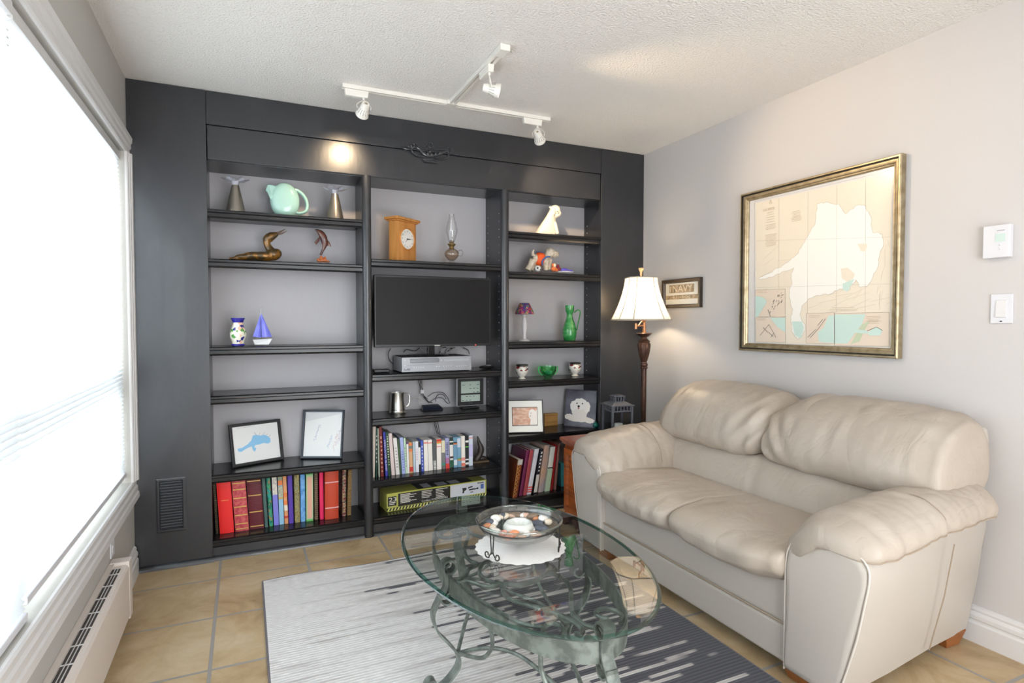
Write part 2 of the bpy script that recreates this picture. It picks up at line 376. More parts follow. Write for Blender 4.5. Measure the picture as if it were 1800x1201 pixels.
B().loft([[Vector((2.744, y, z)) for y, z in pf], [Vector((W - .02, y, z)) for y, z in pf]]).out('base_moulding', M_black, bc, ang=60)
b = B(); 
for xw in (1.9955 + .0115, 2.786):
    for yy in (.05, .235):
        z = .25
        while z < 1.98:
            b.box(xw - .0012, xw + .0005, yy - .003, yy + .003, z - .003, z + .003); z += .05
for yy in (.05, .235):
    for k in range(5): b.box(1.1405, 1.142, yy - .0022, yy + .0022, .18 + .05 * k, .1844 + .05 * k)
o = b.out('peg_hole', mat('peg_hole_metal', rgb(190, 190, 195), .4), bc, smooth=False); o['kind'] = 'stuff'
# carved ornament on the header
b = B(); Q = crop(560, 60, 4.0023, -.016)
def qq(l, n=6): return smooth_path([Q(*p) for p in l], n)
for l, r0 in (([(660, 800), (650, 778), (668, 770), (676, 790), (655, 812), (668, 838), (700, 856), (745, 862)], .0055),
              ([(925, 838), (938, 812), (922, 800), (908, 815), (918, 840), (905, 866), (872, 878), (820, 870)], .0055),
              ([(690, 800), (715, 815), (735, 842), (765, 855), (800, 858), (840, 850), (870, 838), (905, 822)], .006),
              ([(670, 772), (685, 768), (695, 785), (680, 800)], .004), ([(745, 795), (770, 770), (790, 762), (805, 775)], .0045), ([(775, 792), (790, 800), (810, 795)], .004),
              ([(580, 800), (605, 792), (625, 790), (650, 800)], .0045), ([(600, 805), (625, 812), (650, 812)], .004), ([(930, 830), (960, 845), (990, 852)], .0045), ([(935, 815), (955, 825), (945, 800)], .004),
              ([(735, 880), (765, 888), (800, 880)], .004), ([(742, 895), (785, 898), (832, 905)], .0045), ([(690, 800), (760, 808), (900, 818)], .003)):
    b.tube(qq(l), r0, 8)
for a, c_ in ((742, 835), (770, 842), (797, 846), (825, 842), (852, 836), (785, 825)): b.ell(Q(a, c_), (.009, .006, .011), (.5, 'Y'), 8, 6)
b.out('carved_ornament', mat('glossy_carving_lightened', rgb(56, 58, 62), .16, coat=.6), bc)  # colour lifted above the black paint to stand in for glossy highlights
# vent
v = thing('vent_grille', 'black louvred vent grille low on the black panel by the window', 'vent', (.162, -.012, .188))
B().frame((.096, -.0135, .184), X, Z, (0, -1, 0), .132, .277, [(0, 0), (0, .005), (.006, .007), (.014, .007), (.018, 0)]).out('grille_frame', M_black, v, smooth=False)
B().box(.112, .212, -.0135, -.0125, .20, .445).out('duct_dark_sheet', M_mblack, v, smooth=False)  # flat black sheet painted in for the dark behind the louvres
for k in range(17):
    z = .208 + k * .0142; B().hexa([(.113, -.0145, z), (.211, -.0145, z), (.211, -.0135, z + .004), (.113, -.0135, z + .004), (.113, -.0195, z + .004), (.211, -.0195, z + .004), (.211, -.0185, z + .0065), (.113, -.0185, z + .0065)]).out('louvre', mat('grey_louvre', rgb(72, 75, 82), .3), v, smooth=False)  # louvres a paler grey than the grille frame

# ================================================================== WALL ITEMS
# baseboard heater
M_heat = mat('heater_enamel', rgb(222, 212, 204), .4)
h = thing('baseboard_heater', 'long white baseboard heater on the wall under the window', 'heater', (.035, -2.0, .0))
pf = [(.001, .04), (.06, .04), (.07, .05), (.07, .25), (.064, .262), (.05, .265), (.05, .262), (.02, .262), (.02, .272), (.001, .272)]
b = B().loft([[Vector((x, -3.4, z)) for x, z in pf], [Vector((x, -.57, z)) for x, z in pf]]); b.out('heater_body', M_heat, h, ang=25)
B().box(.001, .072, -.62, -.56, .035, .275).out('end_cap', M_heat, h, bevel=.005)
B().box(.021, .049, -3.38, -.66, .2625, .2645).out('slot_dark_strip', mat('heater_dark', rgb(70, 66, 66), .6), h, smooth=False)  # dark strip painted in for the shade inside the heater slot
b = B()
for k in range(24): b.box(.02, .052, -.72 - k * .11, -.717 - k * .11, .264, .2675)
for xx in (.03, .04): b.box(xx, xx + .0025, -3.38, -.66, .264, .267)
b.out('wire_grille', M_white, h, smooth=False)
# outlet
o = thing('wall_outlet', 'white duplex wall outlet above the end of the heater', 'outlet', (.003, -.55, .27))
B().box(0, .005, -.588, -.518, .283, .397).out('cover_plate', M_plast, o, bevel=.002)
for zz in (.313, .367): B().lathe([(.0, 0), (.015, 0), (.014, .002), (0, .002)], n=20).out('socket', M_plast, o); 
for ch, zz in zip([c for c in o.children], (0, .313, .367)):
    if zz:
        for vv in ch.data.vertices:
            q = vv.co + ORG[o.name]; vv.co = Vector((.005 + q.z, -.553 + q.x, zz + q.y * 1.1)) - ORG[o.name]
# thermostat
t = thing('thermostat', 'square white thermostat with small screen high on the right wall', 'thermostat', (W - .012, -2.17, 1.49))
B().box(W - .026, W, -2.213, -2.125, 1.492, 1.615).out('thermostat_body', M_plast, t, bevel=.004)
B().box(W - .0275, W - .024, -2.198, -2.168, 1.552, 1.58).out('display', mat('lcd_green', rgb(196, 214, 206), .2), t, smooth=False)
B().box(W - .027, W - .0255, -2.196, -2.172, 1.592, 1.594).out('maker_mark', mat('grey_print', rgb(130, 130, 135), .5), t, smooth=False)
for zz in (1.525, 1.54): B().ell((W - .026, -2.183, zz), (.003, .004, .004), None, 10, 6).out('button', M_plast, t)
# light switch
t = thing('light_switch', 'white rocker light switch below the thermostat', 'light switch', (W - .003, -2.182, 1.245))
B().box(W - .006, W, -2.218, -2.147, 1.246, 1.357).out('cover_plate', M_plast, t, bevel=.002)
B().hexa([(W - .006, -2.199, 1.268), (W - .012, -2.199, 1.27), (W - .012, -2.166, 1.27), (W - .006, -2.166, 1.268), (W - .006, -2.199, 1.334), (W - .0075, -2.199, 1.332), (W - .0075, -2.166, 1.332), (W - .006, -2.166, 1.334)]).out('rocker', M_white, t, smooth=False)
B().box(W - .0072, W - .0055, -2.186, -2.179, 1.252, 1.256).out('screw', M_mblack, t, smooth=False)

# map picture
MY0, MY1, MZ0, MZ1 = -1.822, -.935, 1.093, 1.972
t = thing('framed_map', 'large framed nautical chart of a lake hanging over the sofa', 'picture', (W - .02, (MY0 + MY1) / 2, MZ0))
M_frame = mat('champagne_gold_frame', rgb(176, 160, 130), .35, .6, var=(rgb(146, 130, 100), (30, 30, 30), .4, .7))
fO, fU, fN = (W - .003, MY1, MZ0), Vector((0, -1, 0)), Vector((-1, 0, 0))
fw, fh = MY1 - MY0, MZ1 - MZ0
B().frame(fO, fU, Z, fN, fw, fh, [(0, 0), (0, .03), (.004, .035), (.010, .035), (.013, .027), (.018, .027), (.03, .024), (.034, .019), (.038, .02), (.043, .012), (.043, 0)]).out('picture_frame', M_frame, t, ang=20)
B().frame(fO, fU, Z, fN, fw, fh, [(.0115, .0355), (.0125, .0285), (.0165, .0285), (.0175, .0275), (.0145, .0265), (.0115, .0275)]).out('dark_groove', mat('frame_dark', rgb(40, 34, 26), .5), t, smooth=False)
def P(a, c_, lift=0):  # chart point from the 972x1201 study crop
    q = at(1280 + a / 2.859, 240 + c_ / 2.859, x=W - .012); q.x = W - .0085 - lift; return q
M_chart = mat('chart_paper', rgb(226, 223, 220), .5)
B().box(W - .009, W - .004, MY0 + .041, MY1 - .041, MZ0 + .041, MZ1 - .041).out('backing_paper', M_chart, t, smooth=False)
gl = [[(137, 335), (820, 180), (812, 1060), (137, 1035)]]
b = B()
land = [P(*q, .0012) for q in gl[0]]
b.poly(land); b.out('land_area', mat('chart_land', rgb(236, 226, 208), .5), t, smooth=False)
lake = [(150, 715), (200, 690), (300, 630), (350, 590), (375, 540), (410, 480), (435, 440), (440, 380), (450, 335), (500, 330), (560, 345), (590, 390), (640, 345), (690, 350), (715, 400), (725, 480), (775, 490), (780, 530), (760, 600), (740, 680), (700, 750), (660, 755), (640, 720), (600, 775), (560, 765), (500, 795), (440, 800), (400, 820), (370, 850), (360, 890), (385, 950), (375, 1000), (350, 1020), (325, 990), (312, 930), (325, 870), (305, 800), (320, 740), (315, 690), (330, 660), (260, 690), (190, 715)]
def jag(l, lift, amp=5):
    out = []
    for i, (a, c_) in enumerate(l):
        a2, c2 = l[(i + 1) % len(l)]
        for k in range(5):
            u = k / 5; out.append(P(a + (a2 - a) * u + random.uniform(-amp, amp) * (k > 0), c_ + (c2 - c_) * u + random.uniform(-amp, amp) * (k > 0), lift))
    return out
lk = jag(lake, .0018)
B().poly(lk).out('lake_area', mat('chart_water', rgb(246, 244, 238), .5), t, smooth=False)
B().tube([q - Vector((.0002, 0, 0)) for q in lk], .0005, 4, True).out('shoreline', mat('chart_line', rgb(176, 166, 140), .6), t, smooth=False)
b = B(); b.m = 0
for l in ([(565, 665), (600, 660), (635, 690), (630, 710), (600, 735), (572, 712)], [(650, 540), (700, 540), (690, 580), (665, 575)]): b.poly(jag(l, .0024, 2))
b.out('island', MC['chart_land'], t, smooth=False)
M_teal = mat('chart_shallows', rgb(204, 228, 219), .5); M_ink = mat('chart_ink', rgb(96, 92, 86), .6); M_tan = mat('chart_tan_text', rgb(196, 176, 146), .6)
def rect4(a0, c0, a1, c1, lift, sk=0): return [P(a0, c0, lift), P(a1, c0 + sk, lift), P(a1, c1 + sk * .2, lift), P(a0, c1, lift)]
b = B(); 
for l in ([(575, 740), (635, 715), (600, 780), (575, 770)], [(320, 930), (370, 930), (380, 960), (365, 1015), (335, 1000)]): b.poly([P(*q, .0027) for q in l])
b.out('shallow_water', M_teal, t, smooth=False)
ins = [(137, 772, 286, 905), (137, 911, 288, 1033), (392, 890, 533, 1040), (535, 889, 808, 1052)]
b = B(); 
for q in ins: b.poly([P(q[0], q[1], .0029), P(q[2], q[1] - 5, .0029), P(q[2], q[3] + 3, .0029), P(q[0], q[3], .0029)])
b.out('inset_chart', mat('chart_inset', rgb(232, 216, 198), .5), t, smooth=False)
b = B()
for q in ins: b.tube([P(q[0], q[1], .0032), P(q[2], q[1] - 5, .0032), P(q[2], q[3] + 3, .0032), P(q[0], q[3], .0032)], .0005, 4, True)
b.tube([P(131, 328, .002), P(828, 168, .002), P(820, 1070, .002), P(131, 1042, .002)], .0004, 4, True)
for a in (255, 400, 545, 690): b.tube([P(a, 335 - (a - 137) * .22, .0021), P(a - 3, 1040, .0021)], .00022, 4)
for c_ in (525, 760): b.tube([P(137, c_, .0021), P(815, c_ - 20, .0021)], .00022, 4)
b.out('border_line', M_ink, t, smooth=False)
b = B()
for l in ([(137, 800), (180, 810), (195, 830), (165, 880), (150, 905), (137, 905)], [(210, 911), (288, 911), (288, 985), (250, 960)], [(455, 1030), (450, 985), (480, 960), (505, 900), (532, 900), (532, 1038), (470, 1035)],
          [(536, 895), (690, 893), (672, 945), (640, 985), (600, 1040), (536, 1040)], [(700, 985), (745, 958), (775, 975), (765, 1000), (710, 1000)], [(595, 965), (700, 975), (700, 992), (590, 982)]): b.poly([P(*q, .0035 if l[0] != (595, 965) and l[0] != (700, 985) else .0045) for q in l])
b.out('inset_water', M_teal, t, smooth=False)
b = B(); 
for l in ([(672, 945), (715, 925), (690, 965), (660, 1030), (615, 1045)],): b.poly([P(*q, .0038) for q in l])
b.out('inset_marsh', mat('chart_marsh', rgb(200, 212, 180), .5), t, smooth=False)
b = B()
random.seed(3)
for k in range(26):
    a = random.uniform(205, 275); c_ = 800 + (275 - a) * 1.1 + random.uniform(-25, 25); b.tube([P(a, c_, .004), P(a + random.uniform(2, 8), c_ - random.uniform(2, 14), .004)], .001, 4)
for l in ([(200, 870), (212, 905)], [(160, 1000), (205, 945), (240, 1010)], [(175, 960), (200, 985)], [(205, 985), (225, 1005)], [(230, 985), (215, 1010)], [(400, 1010), (440, 970)], [(412, 1012), (455, 965), (490, 915)], [(450, 950), (475, 920)], [(700, 977), (745, 958), (775, 975)]): b.tube([P(*q, .004) for q in l], .0011, 4)
b.out('harbour_plan', M_ink, t, smooth=False)
b = B()
for c0, c1, a0, a1, st in ((385, 435, 190, 235, 12), (448, 475, 185, 243, 7), (498, 560, 185, 245, 7), (380, 432, 318, 368, 8), (862, 882, 505, 655, 8), (778, 790, 145, 200, 7), (916, 925, 145, 190, 6), (902, 915, 405, 465, 7), (905, 930, 690, 770, 8), (925, 940, 700, 760, 7)):
    c_ = c0
    while c_ < c1:
        w_ = random.uniform(.0, .15) * (a1 - a0); b.tube([P(a0 + w_, c_, .0042), P(a1 - w_, c_ - (a1 - a0) * .19 * (1 if c_ < 700 else .1), .0042)], .0006, 4); c_ += st
b.text('LAKE SIMCOE', P(176, 378, .0045), (P(250, 362, .0045) - P(176, 378, .0045)).normalized(), Z, fN, .076 * 1.0, .013)
b.tube([P(213, 318, .0042), P(206, 338, .0042), P(220, 336, .0042)], .0009, 4, True)
b.out('chart_lettering', M_tan, t, smooth=False)
random.seed(5)
b = B()
for k in range(26):  # roads and soundings as fine lines
    a = random.choice([random.uniform(380, 800), random.uniform(140, 400)]); c_ = random.uniform(790, 880) if a > 400 else random.uniform(560, 740)
    if 130 < a < 300 and c_ > 760: continue
    b.tube([P(a, c_, .0015), P(min(a + random.uniform(30, 120), 812), c_ - random.uniform(10, 60), .0015)], .0003, 4)
for k in range(12): a = 740 + random.uniform(0, 70); c_ = random.uniform(420, 800); b.tube([P(a, c_, .0015), P(a + random.uniform(-20, 10), c_ + random.uniform(20, 80), .0015)], .0003, 4)
b.out('road_lines', MC['chart_line'], t, smooth=False)
B().rect((W - .0145, MY1 - .04, MZ0 + .04), fU, Z, fN, fw - .08, fh - .08).out('glazing', glass_mat('picture_glass', (1, 1, 1, 1), rough=.2), t, smooth=False)

# navy picture
NY0, NY1, NZ0, NZ1 = -.607, -.242, 1.345, 1.533
t = thing('framed_sign', 'small dark-framed sign reading NAVY beside the lamp shade', 'picture', (W - .01, (NY0 + NY1) / 2, NZ0))
fO = (W - .001, NY1, NZ0); fw, fh = NY1 - NY0, NZ1 - NZ0
B().frame(fO, fU, Z, fN, fw, fh, [(0, 0), (0, .022), (.004, .024), (.018, .022), (.024, .012), (.024, 0)]).out('picture_frame', mat('dark_brown_frame', rgb(52, 42, 32), .4), t, ang=25)
B().rect(fO, fU, Z, fN, fw - .03, fh - .03, .006, .015, .015).out('mat_board', mat('cream_mat', rgb(240, 236, 224), .6), t, smooth=False)
b = B(); b.rect(fO, fU, Z, fN, .235, .052, .008, .062, .1); b.rect(fO, fU, Z, fN, fw - .05, .026, .008, .025, .058); b.out('plaque_backing', mat('aged_photo', rgb(110, 96, 78), .5, var=(rgb(176, 156, 128), (30, 30, 30), .4, .6)), t, smooth=False)
b = B(); b.text('NAVY', Vector(fO) + fU * .098 + Z * .104, fU, Z, fN, .185, .044, d=.0095); b.text('I', Vector(fO) + fU * .07 + Z * .106, fU, Z, fN, .006, .038, d=.0095)
b.text('VILLE LA RUCHE', Vector(fO) + fU * .085 + Z * .063, fU, Z, fN, .18, .016, d=.0095)
b.out('lettering', mat('cream_letter', rgb(232, 222, 200), .5), t, smooth=False)

# ================================================================== TRACK LIGHT
M_tr = mat('track_enamel', rgb(236, 232, 224), .35)
TY = -.378
t = thing('light_track', 'white T-shaped ceiling track above the bookcase', 'track light', (1.55, TY, H))
def track(b, a, c_, zt=H - .001):
    a = Vector(a); c_ = Vector(c_); d = (c_ - a).normalized(); s_ = d.cross(Z); pf = [(-.018, 0), (-.018, -.02), (-.006, -.02), (-.006, -.008), (.006, -.008), (.006, -.02), (.018, -.02), (.018, 0)]
    b.loft([[a + s_ * u + Z * v_ for u, v_ in pf], [c_ + s_ * u + Z * v_ for u, v_ in pf]])
b = B(); track(b, (.97, TY, H - .001), (2.14, TY, H - .001)); b.out('track_rail', M_tr, t, smooth=False)
b = B(); track(b, (1.54, TY - .018, H - .001), (1.54, -1.09, H - .001)); b.out('track_rail', M_tr, t, smooth=False)
B().box(1.517, 1.563, -1.10, -1.03, H - .028, H - .001).out('feed_box', M_tr, t, bevel=.002)
B().box(1.51, 1.57, TY - .03, TY + .02, H - .0225, H - .001).out('tee_joint', M_tr, t, bevel=.002)
M_rim = mat('lamp_lens', rgb(250, 244, 232), .15, emit=((1, .88, .7, 1), 2.2))
def spot(label, base, axis, head, aim, energy, size=60, along=X):
    base = Vector(base); head = Vector(head); aim = Vector(aim); d = (aim - head).normalized()
    t = thing('track_spotlight', label, 'spotlight', base, 'spotlights on the ceiling track')
    s_ = along.cross(Z); A = lambda u, v_, w_: base + along * u + s_ * v_ + Z * w_
    zt = -.0215
    B().hexa([A(-.055, -.013, zt - .034), A(.055, -.013, zt - .034), A(.055, .013, zt - .034), A(-.055, .013, zt - .034), A(-.06, -.015, zt), A(.06, -.015, zt), A(.06, .015, zt), A(-.06, .015, zt)]).out('track_adapter', M_tr, t, bevel=.003)
    top = A(.035, 0, zt - .034)
    side = d.cross(Z).normalized()
    hub = head - d * .012
    b = B().tube([top, top - Z * .012], .006, 8)
    arc = [hub + side * .034 * sgn for sgn in (1,)]
    up = (top - Z * .012)
    b.tube(smooth_path([hub + side * .033, hub + side * .034 + (up - hub) * .45, up, hub - side * .034 + (up - hub) * .45, hub - side * .033], 6), .0022, 6)
    b.out('bracket', M_tr, t)
    q = d.to_track_quat('Z', 'Y').to_matrix()
    prof = [(.008, -.05), (.017, -.05), (.02, -.042), (.021, -.025), (.026, -.012), (.030, 0), (.031, .012), (.033, .022), (.0335, .026), (.030, .026), (.028, .02), (.004, .0)]
    b = B(); b.lathe(prof, n=28)
    for vv in b.v: vv[:] = (head + q @ vv)[:]
    b.out('lamp_head', M_tr, t, ang=30)
    b = B()
    for j in range(14):
        a = 2 * PI * j / 14; u = Vector((math.cos(a), math.sin(a), 0)); b.tube([head + q @ (u * .0218 + Vector((0, 0, -.022))), head + q @ (u * .0312 + Vector((0, 0, .004)))], .0011, 5)
    b.out('slot_shade_rod', mat('slot_shadow', rgb(70, 66, 62), .6), t)  # dark rods give the shade of the slots as colour
    b = B(); b.lathe([(0, 0), (.027, 0), (.026, .003), (0, .006)], n=24)
    for vv in b.v: vv[:] = (head + q @ (vv + Vector((0, 0, .017))))[:]
    b.out('bulb', M_rim, t)
    l = bpy.data.lights.new('halogen_beam', 'SPOT'); l.energy = energy; l.color = (1, .74, .47); l.spot_size = R(size); l.spot_blend = .9; l.shadow_soft_size = .022
    lo = bpy.data.objects.new('halogen_beam', l); C.objects.link(lo); lo.parent = t; lo.location = head + d * .032 - base; lo.rotation_euler = d.to_track_quat('-Z', 'Y').to_euler()
    return t
spot('white spotlight at the left end of the ceiling track', (1.04, TY, H), X, (1.072, TY - .01, 2.318), at(600, 300, y=0), 16, 66)
spot('white spotlight at the right end of the ceiling track', (2.03, TY, H), X, (2.07, TY - .01, 2.315), at(985, 370, y=.1), 30, 66)
spot('white spotlight on the short arm of the ceiling track', (1.54, -.885, H), Y_, (1.565, -.915, 2.315), (3.1, -1.55, 1.95), 42, 66, along=Vector((0, -1, 0)))
#@@FURN
# ================================================================== SOFA
M_lea = mat('taupe_leather', rgb(184, 173, 161), .42, spec=.45, bump=((34, 34, 34), .22, .006), var=(rgb(172, 159, 145), (3, 3, 3), .35, .7))
M_lea2 = mat('smooth_taupe_leather', rgb(186, 178, 169), .45, spec=.4, bump=((90, 90, 90), .08, .002))
M_seam = mat('seam_thread', rgb(160, 144, 126), .6)
sofa = thing('loveseat', 'taupe leather two-seat sofa against the right wall', 'sofa', (2.6, -1.425, 0))
SM = -1.425
def nz(p, s, seed=0): return noise.noise(Vector((p[0] * s + seed, p[1] * s, p[2] * s + seed * 2)))
def pillow(name, prof, y0, y1, p=4.5, mn=.55, K=46, wr=.006, skew=None, pull=None, yb=0):
    # prof: closed loop (x,z); lofted along y and drawn in at both ends
    prof = smooth_path([Vector((a, 0, c_)) for a, c_ in prof], 6, True)
    c = sum(prof, Vector()) / len(prof); secs = []
    for i in range(K + 1):
        t = -math.cos(PI * i / K); s_ = max((1 - abs(t) ** p), 0) ** (1 / p); s_ = mn + (1 - mn) * s_ if abs(t) < 1 else mn * .55
        y = (y0 + y1) / 2 + (y1 - y0) / 2 * t; sec = []
        for q in prof:
            v_ = c + (q - c) * s_; v_ = Vector((v_.x, y, v_.z))
            if skew: v_ += skew(t, q)
            d_ = (q - c).normalized(); a_ = abs(t) ** 3
            w_ = nz((v_.x * .7, v_.y * 3.2, v_.z * .7), 5.5, 3) * wr * (.35 + a_) + nz(v_, 16, 1) * wr * .35 * (.3 + a_)
            v_ += Vector((d_.x, 0, d_.z)) * w_
            if pull: v_ += pull(v_, t)
            sec.append(v_)
        secs.append(sec)
    return B().loft(secs).out(name, M_lea, sofa, ang=180)
n = M_lea.node_tree; p = n.nodes['Principled BSDF']; tcn = n.nodes.new('ShaderNodeTexCoord'); mp = n.nodes.new('ShaderNodeMapping'); n.links.new(tcn.outputs['Object'], mp.inputs[0]); mp.inputs['Scale'].default_value = (4, 7, 3.5)
no = n.nodes.new('ShaderNodeTexNoise'); n.links.new(mp.outputs[0], no.inputs[0]); no.inputs['Scale'].default_value = 1; no.inputs['Detail'].default_value = 2.5; no.inputs['Distortion'].default_value = 1.6
a1 = n.nodes.new('ShaderNodeMath'); a1.operation = 'SUBTRACT'; n.links.new(no.outputs[0], a1.inputs[0]); a1.inputs[1].default_value = .5
a2 = n.nodes.new('ShaderNodeMath'); a2.operation = 'ABSOLUTE'; n.links.new(a1.outputs[0], a2.inputs[0])
a3 = n.nodes.new('ShaderNodeMath'); a3.operation = 'POWER'; n.links.new(a2.outputs[0], a3.inputs[0]); a3.inputs[1].default_value = .75
b2 = n.nodes.new('ShaderNodeBump'); b2.inputs['Strength'].default_value = .22; b2.inputs['Distance'].default_value = .02; n.links.new(a3.outputs[0], b2.inputs['Height'])
old = p.inputs['Normal'].links[0].from_node; n.links.new(b2.outputs[0], old.inputs['Normal'])
# base
b = B().box(2.225, 3.03, SM - .60, SM + .60, .05, .36); b.out('seat_base', M_lea2, sofa, bevel=.02, seg=3)
B().box(2.212, 2.26, SM - .572, SM + .572, .055, .19).out('front_rail', M_lea2, sofa, bevel=.012, seg=3)
B().tube([(2.213, SM - .572, .196), (2.213, SM + .572, .196)], .004, 6).out('seam', M_seam, sofa)
# back shell
b = B(); n = 20
secs = []
for x_, z_ in ((2.9, .06), (3.055, .06), (3.06, .5), (3.075, .82), (3.03, .86), (2.92, .84)):
    pass
sh = [(2.86, .06), (3.045, .06), (3.06, .5), (3.075, .80), (3.05, .855), (2.99, .87), (2.9, .84)]
def shell_y(z): return .645 + .11 * min(z, .86) / .86
b.loft([[Vector((x_, SM - shell_y(z_), z_)) for x_, z_ in sh], [Vector((x_, SM + shell_y(z_), z_)) for x_, z_ in sh]])
b.out('back_shell', M_lea2, sofa, bevel=.02, seg=3)
# arms
def arm(sg):
    f = lambda y: SM + sg * y
    pr = [(.57, .05), (.57, .30), (.572, .42), (.582, .475), (.61, .515), (.66, .538), (.72, .548), (.79, .548), (.84, .535), (.862, .51), (.865, .47), (.853, .40), (.83, .28), (.795, .15), (.765, .05)]
    secs = []
    for x_, k, dz, ins in ((2.19, 0, 0, .03), (2.192, 0, 0, .012), (2.20, 0, 0, .003), (2.215, 0, 0, 0), (2.5, .3, .01, 0), (2.8, .75, .02, 0), (3.05, 1, .02, 0), (3.06, 1, .02, .02)):
        sec = []
        for y_, z_ in pr:
            yy = y_ - k * .115 * (1 if y_ > .6 else 0) * (y_ - .57) / .29
            cy, cz = .715, .3
            q = Vector((yy, z_ + dz * (z_ > .3))); c_ = Vector((cy, cz)); d_ = (q - c_); q = q - d_.normalized() * ins if ins else q
            sec.append(Vector((x_, f(q.x), max(q.y, .05))))
        secs.append(sec)
    a = B().loft(secs).out('arm', M_lea2, sofa, ang=60)
    # piping round the front panel
    B().tube([Vector((2.197, f(y_ + .002), z_)) for y_, z_ in smooth_path2(pr)], .0032, 6).out('piping', mat('light_piping', rgb(206, 198, 188), .45), sofa)
    B().tube([Vector((2.72, f(.7565 - .012), .08)), Vector((2.70, f(.80), .3)), Vector((2.68, f(.838), .5))], .0022, 5).out('side_seam', M_seam, sofa)
    # padded top
    secs = []; ridge = []; K = 70
    for i in range(K + 1):
        u = i / K; x_ = 2.178 + (2.95 - 2.178) * (u + .02 * math.sin(2 * PI * u))
        e = 1 - (1 - min(u / .16, 1)) ** 2.4; s_ = .42 + .58 * (max(e, 0)) ** .6
        if i == 0: s_ = .2
        if u > .93: s_ *= 1 - .25 * ((u - .93) / .07) ** 2
        rise = .06 * min(u / .45, 1) ** .8
        pr2 = [(.885, .535), (.905, .565), (.885, .605), (.82, .64), (.74, .648), (.65, .628), (.575, .565), (.54, .485), (.545, .425), (.60, .43), (.66, .50), (.74, .535), (.82, .53)]
        lp = smooth_path([Vector((0, y_, z_)) for y_, z_ in pr2], 5, True); c_ = Vector((0, .72, .565)); sec = []
        for q in lp:
            inner = max(0, (.70 - q.y) / .16)
            v_ = c_ + (q - c_) * s_; z_ = v_.z - .03 + rise * .62 + (.02 * u if q.z > .5 else 0) - (0.01 * u if inner > .5 and q.z < .5 else 0)
            z_ += .035 * s_ * (1 - min(u / .25, 1)) * max(0, min((.55 - q.z) / .06, 1))
            y_ = v_.y - .05 * u * max(0, (q.y - .72) / .18)
            v3 = Vector((x_, f(y_), z_)); d_ = (q - c_).normalized()
            cr = .006 * math.exp(-((u - .52) / .012) ** 2)  # seam across the pad
            w_ = nz((v3.x * 3, v3.y, v3.z * 1.2), 7, 7 + sg) * .011 * (.5 + .8 * math.exp(-((u - .08) / .12) ** 2)) + nz((v3.x * 2, v3.y, v3.z), 18, 2) * .005 - cr
            v3 += Vector((0, d_.y * sg, d_.z)) * w_
            sec.append(v3)
        secs.append(sec); ridge.append(sec[2] + Vector((0, sg * .001, -.001)))
    B().loft(secs).out('arm_pad', M_lea, sofa, ang=180)
    B().tube(ridge[1:], .0026, 6).out('pad_piping', M_seam, sofa)
    i = round(K * .52); B().tube([p_ + Vector((0, 0, .002)) for p_ in secs[i][8:36]], .0018, 5).out('pad_seam', M_seam, sofa)
def smooth_path2(pr): return [(q.x, q.y) for q in smooth_path([Vector((a, c_, 0)) for a, c_ in pr], 3)]
arm(1); arm(-1)
# seat cushions
sp = [(2.66, .36), (2.4, .345), (2.22, .335), (2.165, .35), (2.132, .385), (2.14, .425), (2.20, .452), (2.33, .468), (2.5, .466), (2.66, .452), (2.70, .41)]
def seatskew(side):
    def g(t, q):
        fr = max(0, (2.3 - q.x) / .17); a = t * side   # a=+1 towards the armrest
        return Vector((.02 * fr * max(0, a) ** 3 + .012 * fr * max(0, -a) ** 4, 0, (.022 * max(0, a) ** 2 - .022 * max(0, 1 - a * a) * (1 if q.z < .38 else .0)) * fr))
    return g
pillow('seat_cushion', sp, SM + .003, SM + .572, p=8, mn=.5, K=70, wr=.013, skew=seatskew(1))
pillow('seat_cushion', sp, SM - .572, SM - .003, p=8, mn=.5, K=70, wr=.013, skew=seatskew(-1))
# lumbar panel
lp = [(2.86, .62), (2.74, .62), (2.69, .585), (2.655, .52), (2.64, .45), (2.66, .40), (2.8, .38), (2.86, .45)]
def lum(v_, t): return Vector((.012 * math.exp(-(t / .012) ** 2) * (v_.x < 2.75), 0, 0))
pillow('lumbar_panel', lp, SM - .64, SM + .64, p=12, mn=.8, K=80, wr=.004, pull=lum)
# back cushions
bp_ = [(2.88, .60), (2.74, .595), (2.675, .62), (2.66, .69), (2.695, .78), (2.77, .855), (2.86, .895), (2.95, .912), (3.03, .895), (3.075, .83), (3.07, .72), (3.0, .62)]
def bskew(side, top):
    def g(t, q):
        a = t * side; hi = max(0, (q.z - .6) / .3)
        return Vector((0, -side * (.07 * hi * max(0, a) ** 2 * top), .012 * hi * (1 - t * t) + (-.02 * max(0, -a) ** 6 * hi)))
    return g
def creases(side):
    def g(v_, t):
        a = -t * side; k = max(0, a - .45) / .55
        return Vector((.014 * k * math.sin((v_.z * 46) + v_.y * 60 * side) * (v_.x < 2.9), 0, .004 * k * math.sin(v_.x * 60)))
    return g
pillow('back_cushion', bp_, SM - .005, SM + .765, p=4, mn=.42, K=80, wr=.018, skew=bskew(1, 1), pull=creases(1))
pillow('back_cushion', bp_, SM - .79, SM + .005, p=4, mn=.42, K=80, wr=.018, skew=bskew(-1, .35), pull=creases(-1))
M_foot = mat('orange_brown_wood', rgb(150, 92, 48), .35, var=(rgb(120, 68, 34), (8, 60, 8), .4, .7))
